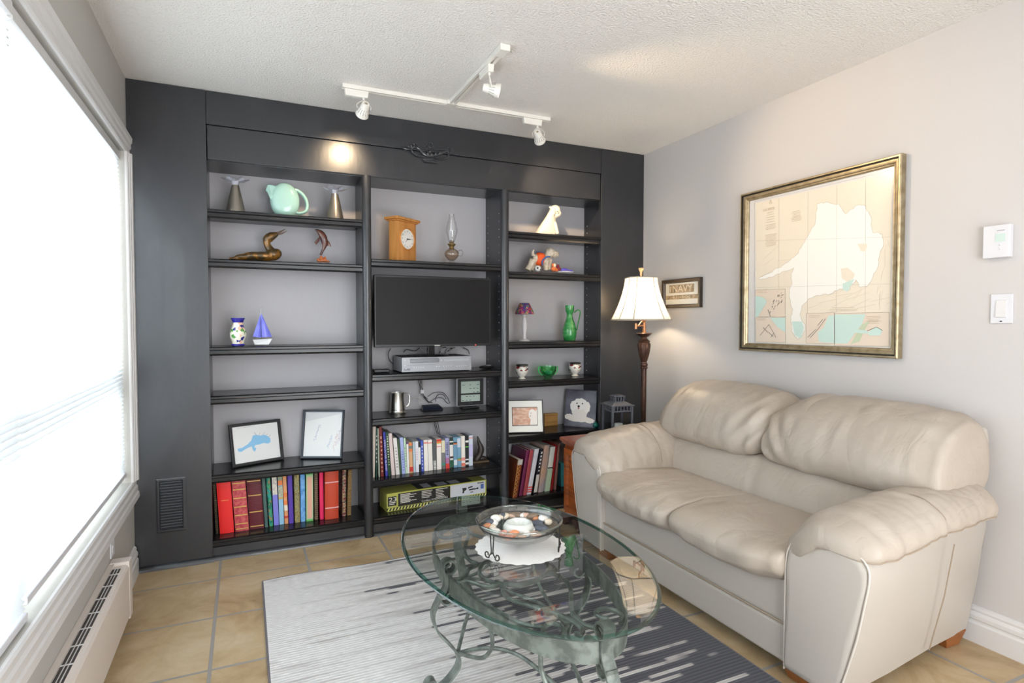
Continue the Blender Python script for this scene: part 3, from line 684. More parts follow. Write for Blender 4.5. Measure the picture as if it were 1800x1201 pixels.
for x_, y_ in ((2.225, SM - .60), (2.225, SM + .60), (2.93, SM - .64), (2.93, SM + .64)):
    sg = 1 if y_ > SM else -1
    B().hexa([(x_ + .01, y_ - .045, 0), (x_ + .09, y_ - .045, 0), (x_ + .09, y_ + .045, 0), (x_ + .01, y_ + .045, 0), (x_ - .01, y_ - .055, .056), (x_ + .12, y_ - .055, .056), (x_ + .12, y_ + .055, .056), (x_ - .01, y_ + .055, .056)]).out('foot', M_foot, sofa, bevel=.004)

# ================================================================== RUG
m = mat('striped_rug', (1, 1, 1, 1), .95, sheen=.3); n = m.node_tree; p = n.nodes['Principled BSDF']
def N(t, **kw):
    q = n.nodes.new(t)
    for k, v_ in kw.items(): setattr(q, k, v_)
    return q
RX0, RX1, RY0, RY1 = .575, 2.175, -2.75, -.40
tcn = N('ShaderNodeTexCoord'); sp_ = N('ShaderNodeSeparateXYZ'); n.links.new(tcn.outputs['Object'], sp_.inputs[0])
def math_(op, a, b_=None, c_=None):
    q = N('ShaderNodeMath'); q.operation = op
    for i, v_ in enumerate((a, b_, c_)):
        if v_ is None: continue
        if isinstance(v_, (int, float)): q.inputs[i].default_value = v_
        else: n.links.new(v_, q.inputs[i])
    return q.outputs[0]
def noise_(scl, det=3, loc=(0, 0, 0)):
    mp_ = N('ShaderNodeMapping'); n.links.new(tcn.outputs['Object'], mp_.inputs[0]); mp_.inputs['Scale'].default_value = scl; mp_.inputs['Location'].default_value = loc
    q = N('ShaderNodeTexNoise'); n.links.new(mp_.outputs[0], q.inputs[0]); q.inputs['Scale'].default_value = 1; q.inputs['Detail'].default_value = det; return q.outputs[0]
# snap y to 11 mm ribs so that each rib has its own streak length
rib = math_('SNAP', sp_.outputs['Y'], .016)
cmb = N('ShaderNodeCombineXYZ'); n.links.new(math_('MULTIPLY', sp_.outputs['X'], 2.2), cmb.inputs[0]); n.links.new(math_('MULTIPLY', rib, 37.3), cmb.inputs[1])
nr = N('ShaderNodeTexNoise'); n.links.new(cmb.outputs[0], nr.inputs[0]); nr.inputs['Scale'].default_value = 1; nr.inputs['Detail'].default_value = 2
cm2 = N('ShaderNodeCombineXYZ'); n.links.new(math_('MULTIPLY', sp_.outputs['X'], .7), cm2.inputs[0]); n.links.new(math_('MULTIPLY', sp_.outputs['Y'], 2.2), cm2.inputs[1])
nb = N('ShaderNodeTexNoise'); n.links.new(cm2.outputs[0], nb.inputs[0]); nb.inputs['Scale'].default_value = 1; nb.inputs['Detail'].default_value = 1
g = math_('MULTIPLY_ADD', sp_.outputs['X'], .5, .0)          # x in object space, centre 0
g = math_('ADD', g, math_('MULTIPLY', math_('SUBTRACT', nb.outputs[0], .5), .5)); g = math_('ADD', g, math_('MULTIPLY', math_('SUBTRACT', nr.outputs[0], .5), 1.9))
# dark yarn where g passes the mark; brown-grey half tone before it
r1 = N('ShaderNodeMapRange'); n.links.new(g, r1.inputs[0]); r1.inputs[1].default_value = .12; r1.inputs[2].default_value = .15
fine = noise_((30, 500, 1), 2); rr_ = N('ShaderNodeValToRGB'); n.links.new(fine, rr_.inputs[0]); rr_.color_ramp.elements[0].position = .3; rr_.color_ramp.elements[1].position = .7
rr_.color_ramp.elements[0].color = rgb(186, 182, 180); rr_.color_ramp.elements[1].color = rgb(232, 229, 227)
r2 = N('ShaderNodeMapRange'); n.links.new(g, r2.inputs[0]); r2.inputs[1].default_value = -.22; r2.inputs[2].default_value = .10
hm = N('ShaderNodeMixRGB'); n.links.new(math_('MULTIPLY', r2.outputs[0], .6), hm.inputs[0]); n.links.new(rr_.outputs[0], hm.inputs[1]); hm.inputs[2].default_value = rgb(146, 138, 134)
dm = N('ShaderNodeMixRGB'); n.links.new(r1.outputs[0], dm.inputs[0]); n.links.new(hm.outputs[0], dm.inputs[1]); dm.inputs[2].default_value = rgb(46, 46, 56)
n.links.new(dm.outputs[0], p.inputs['Base Color'])
wv = math_('SINE', math_('MULTIPLY', sp_.outputs['Y'], 2 * PI / .016)); bh = math_('ADD', math_('MULTIPLY', wv, .5), math_('MULTIPLY', noise_((300, 300, 1), 1), .8))
bu = N('ShaderNodeBump'); bu.inputs['Strength'].default_value = .5; bu.inputs['Distance'].default_value = .003; n.links.new(bh, bu.inputs['Height']); n.links.new(bu.outputs[0], p.inputs['Normal'])
rg = thing('area_rug', 'light grey rug fading to dark navy streaks under the coffee table', 'rug', ((RX0 + RX1) / 2, (RY0 + RY1) / 2, 0))
vs = []; fs = []; KX, KY = 40, 60
b = B()
for j in range(KY + 1):
    for i in range(KX + 1):
        x_ = RX0 + (RX1 - RX0) * i / KX; y_ = RY0 + (RY1 - RY0) * j / KY
        if j == KY: y_ += .012 * math.sin((x_ - RX0) * 9) * (1 if i else 0)
        vs.append((x_, y_, .009 + .0012 * nz((x_, y_, 0), 4)))
for j in range(KY):
    for i in range(KX): a = j * (KX + 1) + i; fs.append((a, a + 1, a + KX + 2, a + KX + 1))
b.add(vs, fs).out('woven_pile', m, rg)
edge = [Vector(vs[i]) for i in range(KX + 1)] + [Vector(vs[j * (KX + 1) + KX]) for j in range(1, KY + 1)] + [Vector(vs[KY * (KX + 1) + i]) for i in range(KX - 1, -1, -1)] + [Vector(vs[j * (KX + 1)]) for j in range(KY - 1, 0, -1)]
B().tube([q - Z * .004 for q in edge], .0052, 6, True).out('bound_edge', mat('rug_binding', rgb(112, 108, 112), .9), rg)

# ================================================================== COFFEE TABLE
TX, TYC, TZ = 1.373, -1.5585, .46
ct = thing('coffee_table', 'oval glass-topped coffee table on a scrolled verdigris iron base', 'coffee table', (TX, TYC, 0))
M_iron = mat('verdigris_iron', rgb(96, 102, 97), .4, .3, var=(rgb(130, 138, 131), (26, 26, 26), .42, .62), bump=((80, 80, 80), .3, .002))
ct.location.z = .0
A_, B_ = .3788, .6446
def ov(a, b2, z, n=96): return [Vector((TX + a * math.cos(2 * PI * i / n), TYC + b2 * math.sin(2 * PI * i / n), z)) for i in range(n)]
b = B(); b.m = 0
pf = [(-.012, -.012), (-.004, -.0105), (0, -.006), (-.004, -.0015), (-.012, 0)]
n_ = 96
top = ov(A_ - .012, B_ - .012, TZ); bot = ov(A_ - .012, B_ - .012, TZ - .012)
b.poly(top)
b.out('glass_top', glass_mat('table_glass', (.93, .965, .95, 1), 0, 2.6), ct, smooth=False)
b = B(); b.loft([ov(A_ + dx, B_ + dx, TZ + dz, n_) for dx, dz in pf], cap=False)
m = glass_mat('table_glass_edge', (.16, .42, .36, 1), .05, 2.2)
b.out('polished_edge', m, ct, ang=60)
# apron: flat iron hoop
def hoop(b, a, b2, z0, z1, th, n=96):
    s1 = ov(a, b2, z0, n); s2 = ov(a, b2, z1, n); s3 = ov(a - th, b2 - th, z1, n); s4 = ov(a - th, b2 - th, z0, n)
    b.loft([s1, s2, s3, s4], cap=False, loop=True)
b = B(); hoop(b, .252, .568, .345, .405, .007); b.out('apron_hoop', M_iron, ct, ang=30)
def spiral(c, r0, r1, a0, turns, n=26): return [(c[0] + (r0 + (r1 - r0) * i / n) * math.cos(a0 + turns * 2 * PI * i / n), c[1] + (r0 + (r1 - r0) * i / n) * math.sin(a0 + turns * 2 * PI * i / n)) for i in range(n + 1)]
for ang, rad in ((0, .252), (PI / 2, .568), (PI, .252), (-PI / 2, .568)):
    d = Vector((math.cos(ang), math.sin(ang), 0)); tn = Vector((-d.y, d.x, 0)); O = Vector((TX, TYC, 0))
    Lg = lambda r_, z_: O + d * (rad + r_) + Z * z_
    top_sc = spiral((-.004, .428), .012, .026, PI * .5, -1.15)     # curls over inwards
    pts = [Lg(a, c_) for a, c_ in top_sc]
    tail = smooth_path([pts[-1], Lg(.006, .395), Lg(.008, .36), Lg(.03, .325), Lg(.052, .275), Lg(.035, .215), Lg(-.005, .165), Lg(-.035, .12), Lg(-.035, .08), Lg(0, .04), Lg(.035, .0205), Lg(.06, .0205)], 6)
    b = B().ribbon(pts[:-1] + tail, tn * .038, .007); lg = b.out('leg', M_iron, ct, ang=50)
    fs_ = spiral((.058, .0425), .024, .008, -PI / 2, 1.05)
    B().ribbon([Lg(a, c_) for a, c_ in fs_], tn * .034, .006).out('foot_scroll', M_iron, lg, ang=50)
    lowc = [Lg(a, c_) for a, c_ in spiral((.0, .33), .03, .009, PI * .1, -1.0)]
    B().ribbon(lowc, tn * .034, .006).out('collar_scroll', M_iron, lg, ang=50)
    # curved round brace from the knee up to the hoop on either side
    sg = 1 if abs(d.x) > .5 else -1; ll = .25 if abs(d.x) > .5 else .125; inn = .02 if abs(d.x) > .5 else .105
    q = smooth_path([Lg(-.03, .13), O + d * (rad - .045 - inn * .2) + tn * sg * ll * .3 + Z * .15, O + d * (rad - .05 - inn * .5) + tn * sg * ll * .72 + Z * .20, O + d * (rad - .045 - inn * .8) + tn * sg * ll * .98 + Z * .275, O + d * (rad - .028 - inn) + tn * sg * ll + Z * .346], 8)
    B().tube(q, .0068, 8).out('brace', M_iron, ct)
# low stretchers, arched between neighbouring legs
for (a0, r0), (a1, r1) in (((PI, .252), (-PI / 2, .568)), ((-PI / 2, .568), (0, .252)), ((0, .252), (PI / 2, .568)), ((PI / 2, .568), (PI, .252))):
    p0 = Vector((TX + math.cos(a0) * (r0 - .035), TYC + math.sin(a0) * (r0 - .035), .125)); p1 = Vector((TX + math.cos(a1) * (r1 - .035), TYC + math.sin(a1) * (r1 - .035), .125))
    c_ = Vector((TX, TYC, 0)); mid = (p0 + p1) / 2; mid += (c_ - mid) * .25; mid.z = .19
    B().tube(smooth_path([p0, p0.lerp(mid, .5) + Z * .02, mid, p1.lerp(mid, .5) + Z * .02, p1], 8), .0068, 8).out('stretcher', M_iron, ct)
# scrollwork under the glass
def G(a, c_, z=.395): return at(680 + a / 3.4212, 850 + c_ / 3.4212, z=z)
scr = [[(410, 590), (440, 600), (480, 588), (530, 600), (590, 620), (650, 618), (690, 605)],
       [(630, 468), (585, 478), (560, 510), (562, 550), (600, 580), (650, 598), (700, 606), (780, 612), (860, 598), (930, 565), (965, 530), (968, 490), (945, 455)],
       [(690, 605), (698, 650), (730, 690), (800, 718), (880, 740), (960, 765), (1040, 790), (1100, 820), (1150, 850), (1178, 885), (1162, 912), (1135, 902)],
       [(975, 540), (1030, 556), (1080, 590), (1105, 640), (1108, 720), (1118, 780), (1150, 820), (1200, 855), (1270, 872)],
       [(1330, 818), (1285, 805), (1258, 785), (1270, 762), (1320, 755), (1380, 770), (1418, 805), (1405, 840)],
       [(395, 580), (445, 572), (480, 545), (495, 515), (548, 487), (510, 472), (478, 440), (468, 400), (480, 350), (492, 305), (468, 275), (410, 262), (340, 268), (303, 292), (320, 320), (370, 328), (410, 312), (400, 290)],
       [(535, 238), (495, 248), (484, 275), (510, 302), (560, 320), (620, 330)],
       [(945, 905), (940, 875), (970, 850), (1010, 845), (1050, 862), (1070, 905)],
       [(450, 610), (520, 680), (600, 730), (700, 790), (800, 838), (880, 858), (945, 865)],
       [(1060, 450), (1035, 500), (1010, 525), (975, 535)], [(1130, 450), (1090, 440), (1055, 452), (1040, 480)],
       [(1000, 400), (1050, 405), (1090, 420), (1140, 440)]]
for l in scr: B().tube(smooth_path([G(*q) for q in l], 6), .0072, 8).out('scroll_rod', M_iron, ct)

# ---- bowl with pebbles on the table
BX, BY = 1.372, -1.592; r0 = TZ + .0005
dl = B(); 
dl.loft([[Vector((1.385 + rr * math.cos(2 * PI * j / 96) * (1 + .02 * math.cos(2 * PI * j / 96 * 24) * (k > 2)), -1.575 + rr * math.sin(2 * PI * j / 96) * (1 + .02 * math.cos(2 * PI * j / 96 * 24) * (k > 2)), TZ + .0012 + .0008 * (k % 2) + .0006 * math.cos(2 * PI * j / 96 * 32))) for j in range(96)] for k, rr in enumerate((.0005, .05, .08, .11, .135, .15, .158))], cap=False)
tag(dl.out('lace_doily', mat('white_crochet', rgb(240, 238, 236), .9, bump=((200, 200, 200), .3, .001)), ang=180), 'round white crocheted doily under the glass bowl on the coffee table', 'doily')
M_bowl = glass_mat('bowl_glass', (.965, .975, .97, 1), .02, 1.6)
bw = thing('glass_bowl', 'clear glass bowl of pebbles in a wire stand on the coffee table', 'bowl', (BX, BY, TZ))
zr = .565
bprof = [(.055, .505), (.09, .508), (.115, .518), (.132, .535), (.14, .552), (.146, .562), (.149, .565), (.147, .569), (.142, .566), (.137, .556), (.129, .54), (.112, .524), (.088, .514), (.055, .511), (.003, .511)]
B().lathe([(.003, .505)] + bprof, (BX, BY, 0), 64).out('bowl_body', M_bowl, bw, ang=70)
B().tube([(BX + .1475 * math.cos(2 * PI * i / 64), BY + .1475 * math.sin(2 * PI * i / 64), .566) for i in range(64)], .0042, 8, True).out('bowl_rim', glass_mat('bowl_rim_glass', (.78, .84, .80, 1), .05, 4), bw, ang=70)
M_wire = mat('dark_wire', rgb(62, 60, 58), .35, .6)
st = thing('wire_stand', 'dark scrolled wire stand holding the glass bowl', 'stand', (BX, BY, TZ))
B().tube([(BX + .138 * math.cos(2 * PI * i / 40), BY + .138 * math.sin(2 * PI * i / 40), .548) for i in range(40)], .0028, 6, True).out('ring', M_wire, st)
for a in (R(205), R(325), R(85)):
    d = Vector((math.cos(a), math.sin(a), 0)); tn = Vector((-d.y, d.x, 0)); o_ = Vector((BX, BY, 0)) + d * .140; b = B()
    for sg in (1, -1):
        pts = [o_ + tn * sg * .008 + Z * .55, o_ + tn * sg * .006 + Z * .52, o_ + tn * sg * .004 + Z * .49, o_ + tn * sg * .014 + Z * .474]
        pts += [o_ + tn * sg * (.022 + q0) + Z * (.4795 + q1) for q0, q1 in [(a2, c2) for a2, c2 in spiral((0, 0), .0125, .004, -PI * .75, .95, 14)]]
        b.tube(smooth_path(pts, 3), .0023, 6)
    b.ell(o_ + d * .003 + Z * .488, (.004, .004, .004)); b.out('scroll_leg', M_wire, st)
# candle holder
ch = B().lathe([(0, .513), (.048, .513), (.055, .524), (.054, .542), (.049, .551), (.041, .552), (.037, .545), (.034, .528), (0, .524)], (BX + .004, BY + .01, 0), 9)
for q in ch.v: q += Vector((nz(q, 40), nz(q, 40, 3), nz(q, 40, 5))) * .004
tag(ch.out('candle_holder', mat('pale_green_stone', rgb(218, 220, 214), .4, coat=.3), ang=50), 'pale green rough stone candle holder in the middle of the glass bowl', 'candle holder')
# pebbles
random.seed(11)
HC = [(842 + 0, 0)]
peb = [  # px, py (photo), radius x, y, z mm, tone, label
 (855, 913, 15, 11, 9, 'w', 'white pebble at the left rim of the bowl'), (872, 906, 17, 10, 8, 'c', 'cream pebble behind the left white pebble'),
 (878, 911, 9, 9, 10, 'g', 'dark slate grey pebble left of the stone candle holder'), (893, 905, 15, 8, 7, 't', 'tan oblong pebble at the back left of the candle holder'),
 (905, 899, 26, 8, 7, 'b', 'long brown pebble at the back rim of the bowl'), (854, 923, 13, 9, 7, 'g', 'dark grey pebble low by the left rim of the bowl'),
 (868, 923, 12, 10, 9, 'w', 'white pebble left of the candle holder, above the speckled one'), (853, 930, 11, 6, 6, 'o', 'orange-brown pebble at the far left of the bowl'),
 (871, 935, 15, 11, 9, 'w', 'large white pebble at the front left of the bowl'), (866, 930, 10, 9, 9, 'c', 'speckled cream pebble beside the front left white one'),
 (884, 938, 11, 9, 8, 'r', 'salmon pink pebble at the front of the bowl'), (901, 940, 17, 10, 9, 'o2', 'orange quartz pebble at the front middle of the bowl'),
 (893, 945, 13, 8, 6, 'r', 'pink pebble at the very front of the bowl'), (918, 942, 12, 8, 7, 't', 'tan pebble front centre, right of the orange quartz'),
 (931, 930, 15, 10, 9, 'w', 'smooth pinkish white pebble right of the candle holder'), (941, 939, 16, 9, 7, 't', 'rosy tan pebble at the front right rim'),
 (951, 928, 22, 12, 8, 'g', 'large flat slate grey pebble at the right of the bowl'), (945, 921, 20, 10, 8, 'g', 'charcoal pebble behind the large slate pebble'),
 (966, 916, 14, 11, 9, 'w', 'white pebble against the right rim of the bowl'), (967, 924, 10, 8, 8, 'c', 'small cream pebble below the right rim white pebble'),
 (944, 917, 13, 6, 6, 'o', 'thin orange-brown pebble right of the candle holder'), (943, 909, 18, 9, 8, 'b', 'olive brown pebble at the back right of the bowl'),
 (930, 904, 13, 7, 7, 't', 'small tan pebble behind the candle holder'), (925, 901, 14, 7, 6, 'w', 'white pebble at the back rim, behind the candle holder'),
 (915, 935, 12, 8, 8, 'w2', 'greenish white pebble in front of the candle holder'), (926, 938, 10, 7, 7, 'w', 'small white pebble between rosy tan and tan pebbles')]
PT = {'w': (232, 226, 220), 'c': (216, 202, 182), 'g': (84, 88, 98), 't': (196, 164, 146), 'b': (122, 104, 88), 'o': (186, 128, 92), 'r': (222, 158, 138), 'o2': (232, 150, 108), 'w2': (214, 222, 210)}
for i, (px, py, rx, ry, rz, tone, lab) in enumerate(peb):
    q = at(px, py, z=.528); d_ = Vector((q.x - BX, q.y - BY, 0))
    if d_.length > .112: d_ *= .112 / d_.length
    q = Vector((BX, BY, .524 + rz * .0006 + max(0, d_.length - .085) * .5)) + d_
    c1 = PT[tone]; mm = mat('pebble_' + tone, rgb(*c1), .4, var=(rgb(*[min(255, int(v_ * 1.1 + 6)) for v_ in c1]), (60, 60, 60), .4, .65))
    b = B().ell((0, 0, 0), (rx / 760, ry / 560, rz / 760), None, 14, 9); a = random.uniform(-.5, .5) - YAW; M_ = Matrix.Rotation(a, 3, 'Z') @ Matrix.Rotation(random.uniform(-.25, .25), 3, 'Y')
    for v_ in b.v: v_[:] = (q + M_ @ (v_ * (1 + .18 * nz(v_ * 60, 1, i))))[:]
    tag(b.out('pebble', mm, ang=180), lab, 'pebble', 'pebbles in the glass bowl')

# ================================================================== END TABLE + LAMP + LANTERN
M_oak = mat('cherry_stained_wood', rgb(172, 88, 36), .3, var=(rgb(118, 56, 26), (6, 6, 60), .4, .7), coat=.3)
M_oak2 = mat('dark_stained_foot', rgb(84, 52, 38), .4)
et = thing('end_table', 'cherry wood end table between the sofa arm and the bookcase', 'end table', (2.52, -.41, 0))
ex0, ex1, ey0, ey1 = 2.3, 2.72, -.495, -.262
B().box(ex0 + .012, ex1 - .012, ey0 + .012, ey1 - .012, .06, .50).out('cabinet_body', M_oak, et, bevel=.003)
B().loft([[Vector((x_, y_, z_)) for x_, y_ in ((ex0 - i, ey0 - i), (ex1 + i, ey0 - i), (ex1 + i, ey1 + i), (ex0 - i, ey1 + i))] for i, z_ in ((-.006, .498), (.0, .505), (.002, .513), (.012, .52), (.014, .532), (.006, .54))]).out('table_top', mat('red_leather_top', rgb(148, 84, 66), .3, var=(rgb(170, 108, 84), (30, 30, 30), .4, .7)), et, ang=20)
B().frame((ex0 + .012, ey1 - .02, .085), (0, -1, 0), Z, (-1, 0, 0), .193, .39, [(0, 0), (0, .01), (.03, .012), (.038, .005), (.042, 0)]).out('door_frame', M_oak, et, ang=20)
B().frame((ex0 + .012, ey1 - .068, .133), (0, -1, 0), Z, (-1, 0, 0), .097, .294, [(0, 0), (.012, .009), (.0484, .009), (.0485, 0)]).out('raised_panel', M_oak, et, smooth=False)
for xx, yy in ((ex0, ey1), (ex0, ey0), (ex1, ey1), (ex1, ey0)):
    sx_ = 1 if xx == ex0 else -1; sy_ = -1 if yy == ey1 else 1
    pf = [(0, 0), (.05, 0), (.062, .02), (.085, .032), (.105, .04), (.105, .062), (0, .062)]
    B().prism([Vector((xx - sx_ * .006, yy - sy_ * .006 + sy_ * a, c_)) for a, c_ in pf], (sx_ * .03, 0, 0)).prism([Vector((xx - sx_ * .006 + sx_ * a, yy - sy_ * .006, c_)) for a, c_ in pf], (0, sy_ * .03, 0)).out('bracket_foot', M_oak2, et, smooth=False)
# lamp
lx, ly = at(1132, 620, y=-.335).x, -.335
M_brz = mat('dark_bronze', rgb(74, 52, 44), .32, .55, var=(rgb(104, 74, 58), (40, 40, 14), .4, .7)); M_brass = mat('antique_brass', rgb(176, 128, 92), .3, .85)
fl_ = thing('floor_lamp', 'bronze floor lamp with lit bell shade in the corner behind the sofa', 'floor lamp', (lx, ly, 0))
B().lathe([(0, 0), (.115, 0), (.115, .012), (.10, .02), (.09, .035), (.05, .05), (.03, .07), (.0, .07)], (lx, ly, 0), 36).out('base', M_brz, fl_, ang=50)
B().lathe([(0, .07), (.024, .07), (.02, .10), (.017, .14), (.016, .6), (.018, .955), (.0, .955)], (lx, ly, 0), 24).out('pole', M_brz, fl_, ang=50)
B().lathe([(0, .95), (.022, .95), (.025, .958), (.02, .966), (.025, .975), (.021, .985), (.017, .993), (.02, 1.0), (.033, 1.045), (.040, 1.09), (.041, 1.11), (.034, 1.12), (.038, 1.13), (.022, 1.142), (.017, 1.15), (.02, 1.158), (.0, 1.158)], (lx, ly, 0), 48, flute=.05).out('fluted_vase', M_brz, fl_, ang=50)
B().lathe([(0, 1.155), (.02, 1.155), (.04, 1.168), (.053, 1.18), (.05, 1.183), (.03, 1.176), (0, 1.172)], (lx, ly, 0), 36).out('drip_dish', M_brz, fl_, ang=50)
b = B().lathe([(0, 1.17), (.014, 1.17), (.015, 1.185), (.011, 1.19), (.012, 1.22), (.014, 1.225), (.009, 1.235), (.011, 1.26), (.013, 1.262), (.012, 1.30), (0, 1.30)], (lx, ly, 0), 18)
ar = Vector((-.088, -.03, 0)); o_ = Vector((lx, ly, 0))
for z0_, z1_ in ((1.225, 1.232), (1.252, 1.243)):
    b.tube(smooth_path([o_ + Z * z0_, o_ + ar * .3 + Z * (z0_ + .004), o_ + ar * .7 + Z * (z1_ - .012 if z0_ > 1.24 else z1_ - .004), o_ + ar + Z * (z1_ - .012 if z0_ > 1.24 else z1_ - .01)], 5), .005, 8)
b.tube([o_ + ar + Z * 1.208, o_ + ar + Z * 1.245], .009, 10); b.out('swing_arm', M_brass, fl_, ang=50)
M_lsh = cloth_mat('cream_lamp_shade', (.86, .83, .78, 1), (.95, .88, .76, 1), .5)
SHX, SHY = lx - .032, ly - .006
def oct_(k, z, rx, ry=None):
    cc = .42
    pts = [(1, -1 + cc), (1, 1 - cc), (1 - cc, 1), (-1 + cc, 1), (-1, 1 - cc), (-1, -1 + cc), (-1 + cc, -1), (1 - cc, -1)]
    # sides run across the room corner
    return [Vector((SHX + rx * (a * math.cos(PSI) - c_ * math.sin(PSI)), SHY + rx * (a * math.sin(PSI) + c_ * math.cos(PSI)), z)) for a, c_ in pts]
PSI = -R(20)
zz0, zz1 = 1.268, 1.537
hs = []
for i in range(13):
    u = i / 12; rx = .090 + (.168 - .090) * (1 - u) ** 1.6; hs.append((zz0 + (zz1 - zz0) * u, rx))
def dens(L, n=5):
    out = []
    for i in range(8):
        for k in range(n): out.append(L[i].lerp(L[(i + 1) % 8], k / n))
    return out
b = B(); b.loft([dens(oct_(0, z_, r_)) for z_, r_ in hs], cap=False); b.out('lamp_shade', M_lsh, fl_, ang=25)
M_pipe = mat('shade_piping', rgb(176, 168, 156), .8)
b = B()
for j in range(8): b.tube([oct_(0, z_, r_)[j] for z_, r_ in hs], .0032, 6)
b.tube(oct_(0, hs[0][0], hs[0][1]), .0045, 6, True); b.tube(oct_(0, hs[-1][0], hs[-1][1]), .004, 6, True); b.out('shade_piping', M_pipe, fl_)
b = B()
for j in (0, 2, 4, 6): b.tube([oct_(0, hs[-1][0], hs[-1][1])[j], Vector((SHX, SHY, 1.53))], .0015, 5)
b.tube([(lx, ly, 1.29), (SHX, SHY, 1.31), (SHX, SHY, 1.545)], .004, 8); b.out('harp', M_brass, fl_)
B().lathe([(0, 1.54), (.008, 1.54), (.006, 1.55), (.008, 1.56), (.007, 1.572), (.016, 1.592), (.018, 1.598), (.012, 1.602), (0, 1.6)], (SHX, SHY, 0), 14).out('finial', mat('amber_finial', rgb(214, 176, 128), .3), fl_, ang=50)
B().ell((SHX, SHY, 1.395), (.029, .029, .04), None, 20, 14).out('bulb', mat('frosted_lit_bulb', (1, 1, 1, 1), .5, emit=((1, .80, .55, 1), 165)), fl_)
# lantern
M_zinc = mat('zinc_grey_metal', rgb(84, 87, 94), .55, .1, bump=((60, 60, 60), .2, .002))
la_x, la_y = 2.625, -.385
ln = thing('candle_lantern', 'grey metal candle lantern with glass panes behind the sofa arm', 'lantern', (la_x, la_y, .54)); lw = .066; zb, zt_ = .541, .735
RL = Matrix.Rotation(R(-8), 3, 'Z')
def LN(b):
    for v_ in b.v: v_[:] = (RL @ (v_ - Vector((la_x, la_y, 0))) + Vector((la_x, la_y, 0)))[:]
    return b
b = B().box(la_x - lw - .008, la_x + lw + .008, la_y - lw - .008, la_y + lw + .008, zb, zb + .012)
for sx_ in (-1, 1):
    for sy_ in (-1, 1): b.box(la_x + sx_ * lw - .006, la_x + sx_ * lw + .006, la_y + sy_ * lw - .006, la_y + sy_ * lw + .006, zb, zt_)
for zz in (zb + .016, .700): 
    b.box(la_x - lw, la_x + lw, la_y - lw - .003, la_y - lw + .003, zz, zz + .008).box(la_x - lw, la_x + lw, la_y + lw - .003, la_y + lw + .003, zz, zz + .008)
    b.box(la_x - lw - .003, la_x - lw + .003, la_y - lw, la_y + lw, zz, zz + .008).box(la_x + lw - .003, la_x + lw + .003, la_y - lw, la_y + lw, zz, zz + .008)
for k in range(6):
    q = -lw + .011 + k * (2 * lw - .022) / 5
    for s_ in (-1, 1): b.box(la_x + q - .0035, la_x + q + .0035, la_y + s_ * lw - .002, la_y + s_ * lw + .002, .705, .735).box(la_x + s_ * lw - .002, la_x + s_ * lw + .002, la_y + q - .0035, la_y + q + .0035, .705, .735)
LN(b).out('lantern_frame', M_zinc, ln, smooth=False)
b = B().box(la_x - lw - .014, la_x + lw + .014, la_y - lw - .014, la_y + lw + .014, .735, .741)
c_ = .032; b.loft([[Vector((la_x + sx_ * r_, la_y + sy_ * r_, z_)) for sx_, sy_ in ((-1, -1), (1, -1), (1, 1), (-1, 1))] for r_, z_ in ((lw + .008, .741), (c_, .762))])
for k in range(4):
    q = -c_ + .004 + k * (2 * c_ - .008) / 3
    for s_ in (-1, 1): b.box(la_x + q - .003, la_x + q + .003, la_y + s_ * (c_ - .003) - .003, la_y + s_ * (c_ - .003) + .003, .76, .79).box(la_x + s_ * (c_ - .003) - .003, la_x + s_ * (c_ - .003) + .003, la_y + q - .003, la_y + q + .003, .76, .79)
b.box(la_x - c_ - .006, la_x + c_ + .006, la_y - c_ - .006, la_y + c_ + .006, .79, .796); LN(b).out('vented_roof', M_zinc, ln, smooth=False)
B().tube([Vector((la_x + .046 + .016 * math.cos(a), la_y, .772 + .016 * math.sin(a))) for a in [2 * PI * i / 16 for i in range(16)]], .002, 6, True).out('hanging_ring', M_zinc, ln)
b = B()
for s_ in (-1, 1): b.box(la_x - lw, la_x + lw, la_y + s_ * lw - .0008, la_y + s_ * lw + .0008, zb + .02, .702).box(la_x + s_ * lw - .0008, la_x + s_ * lw + .0008, la_y - lw, la_y + lw, zb + .02, .702)
LN(b).out('lantern_glass', glass_mat('lantern_glass', (.9, .92, .94, 1), .03, .35), ln, smooth=False)
tag(B().lathe([(0, .554), (.026, .554), (.027, .60), (.025, .618), (.012, .612), (0, .612)], (la_x + .01, la_y, 0), 20).out('pillar_candle', mat('white_wax', rgb(240, 234, 220), .5), ang=50), 'short white pillar candle standing inside the lantern', 'candle')
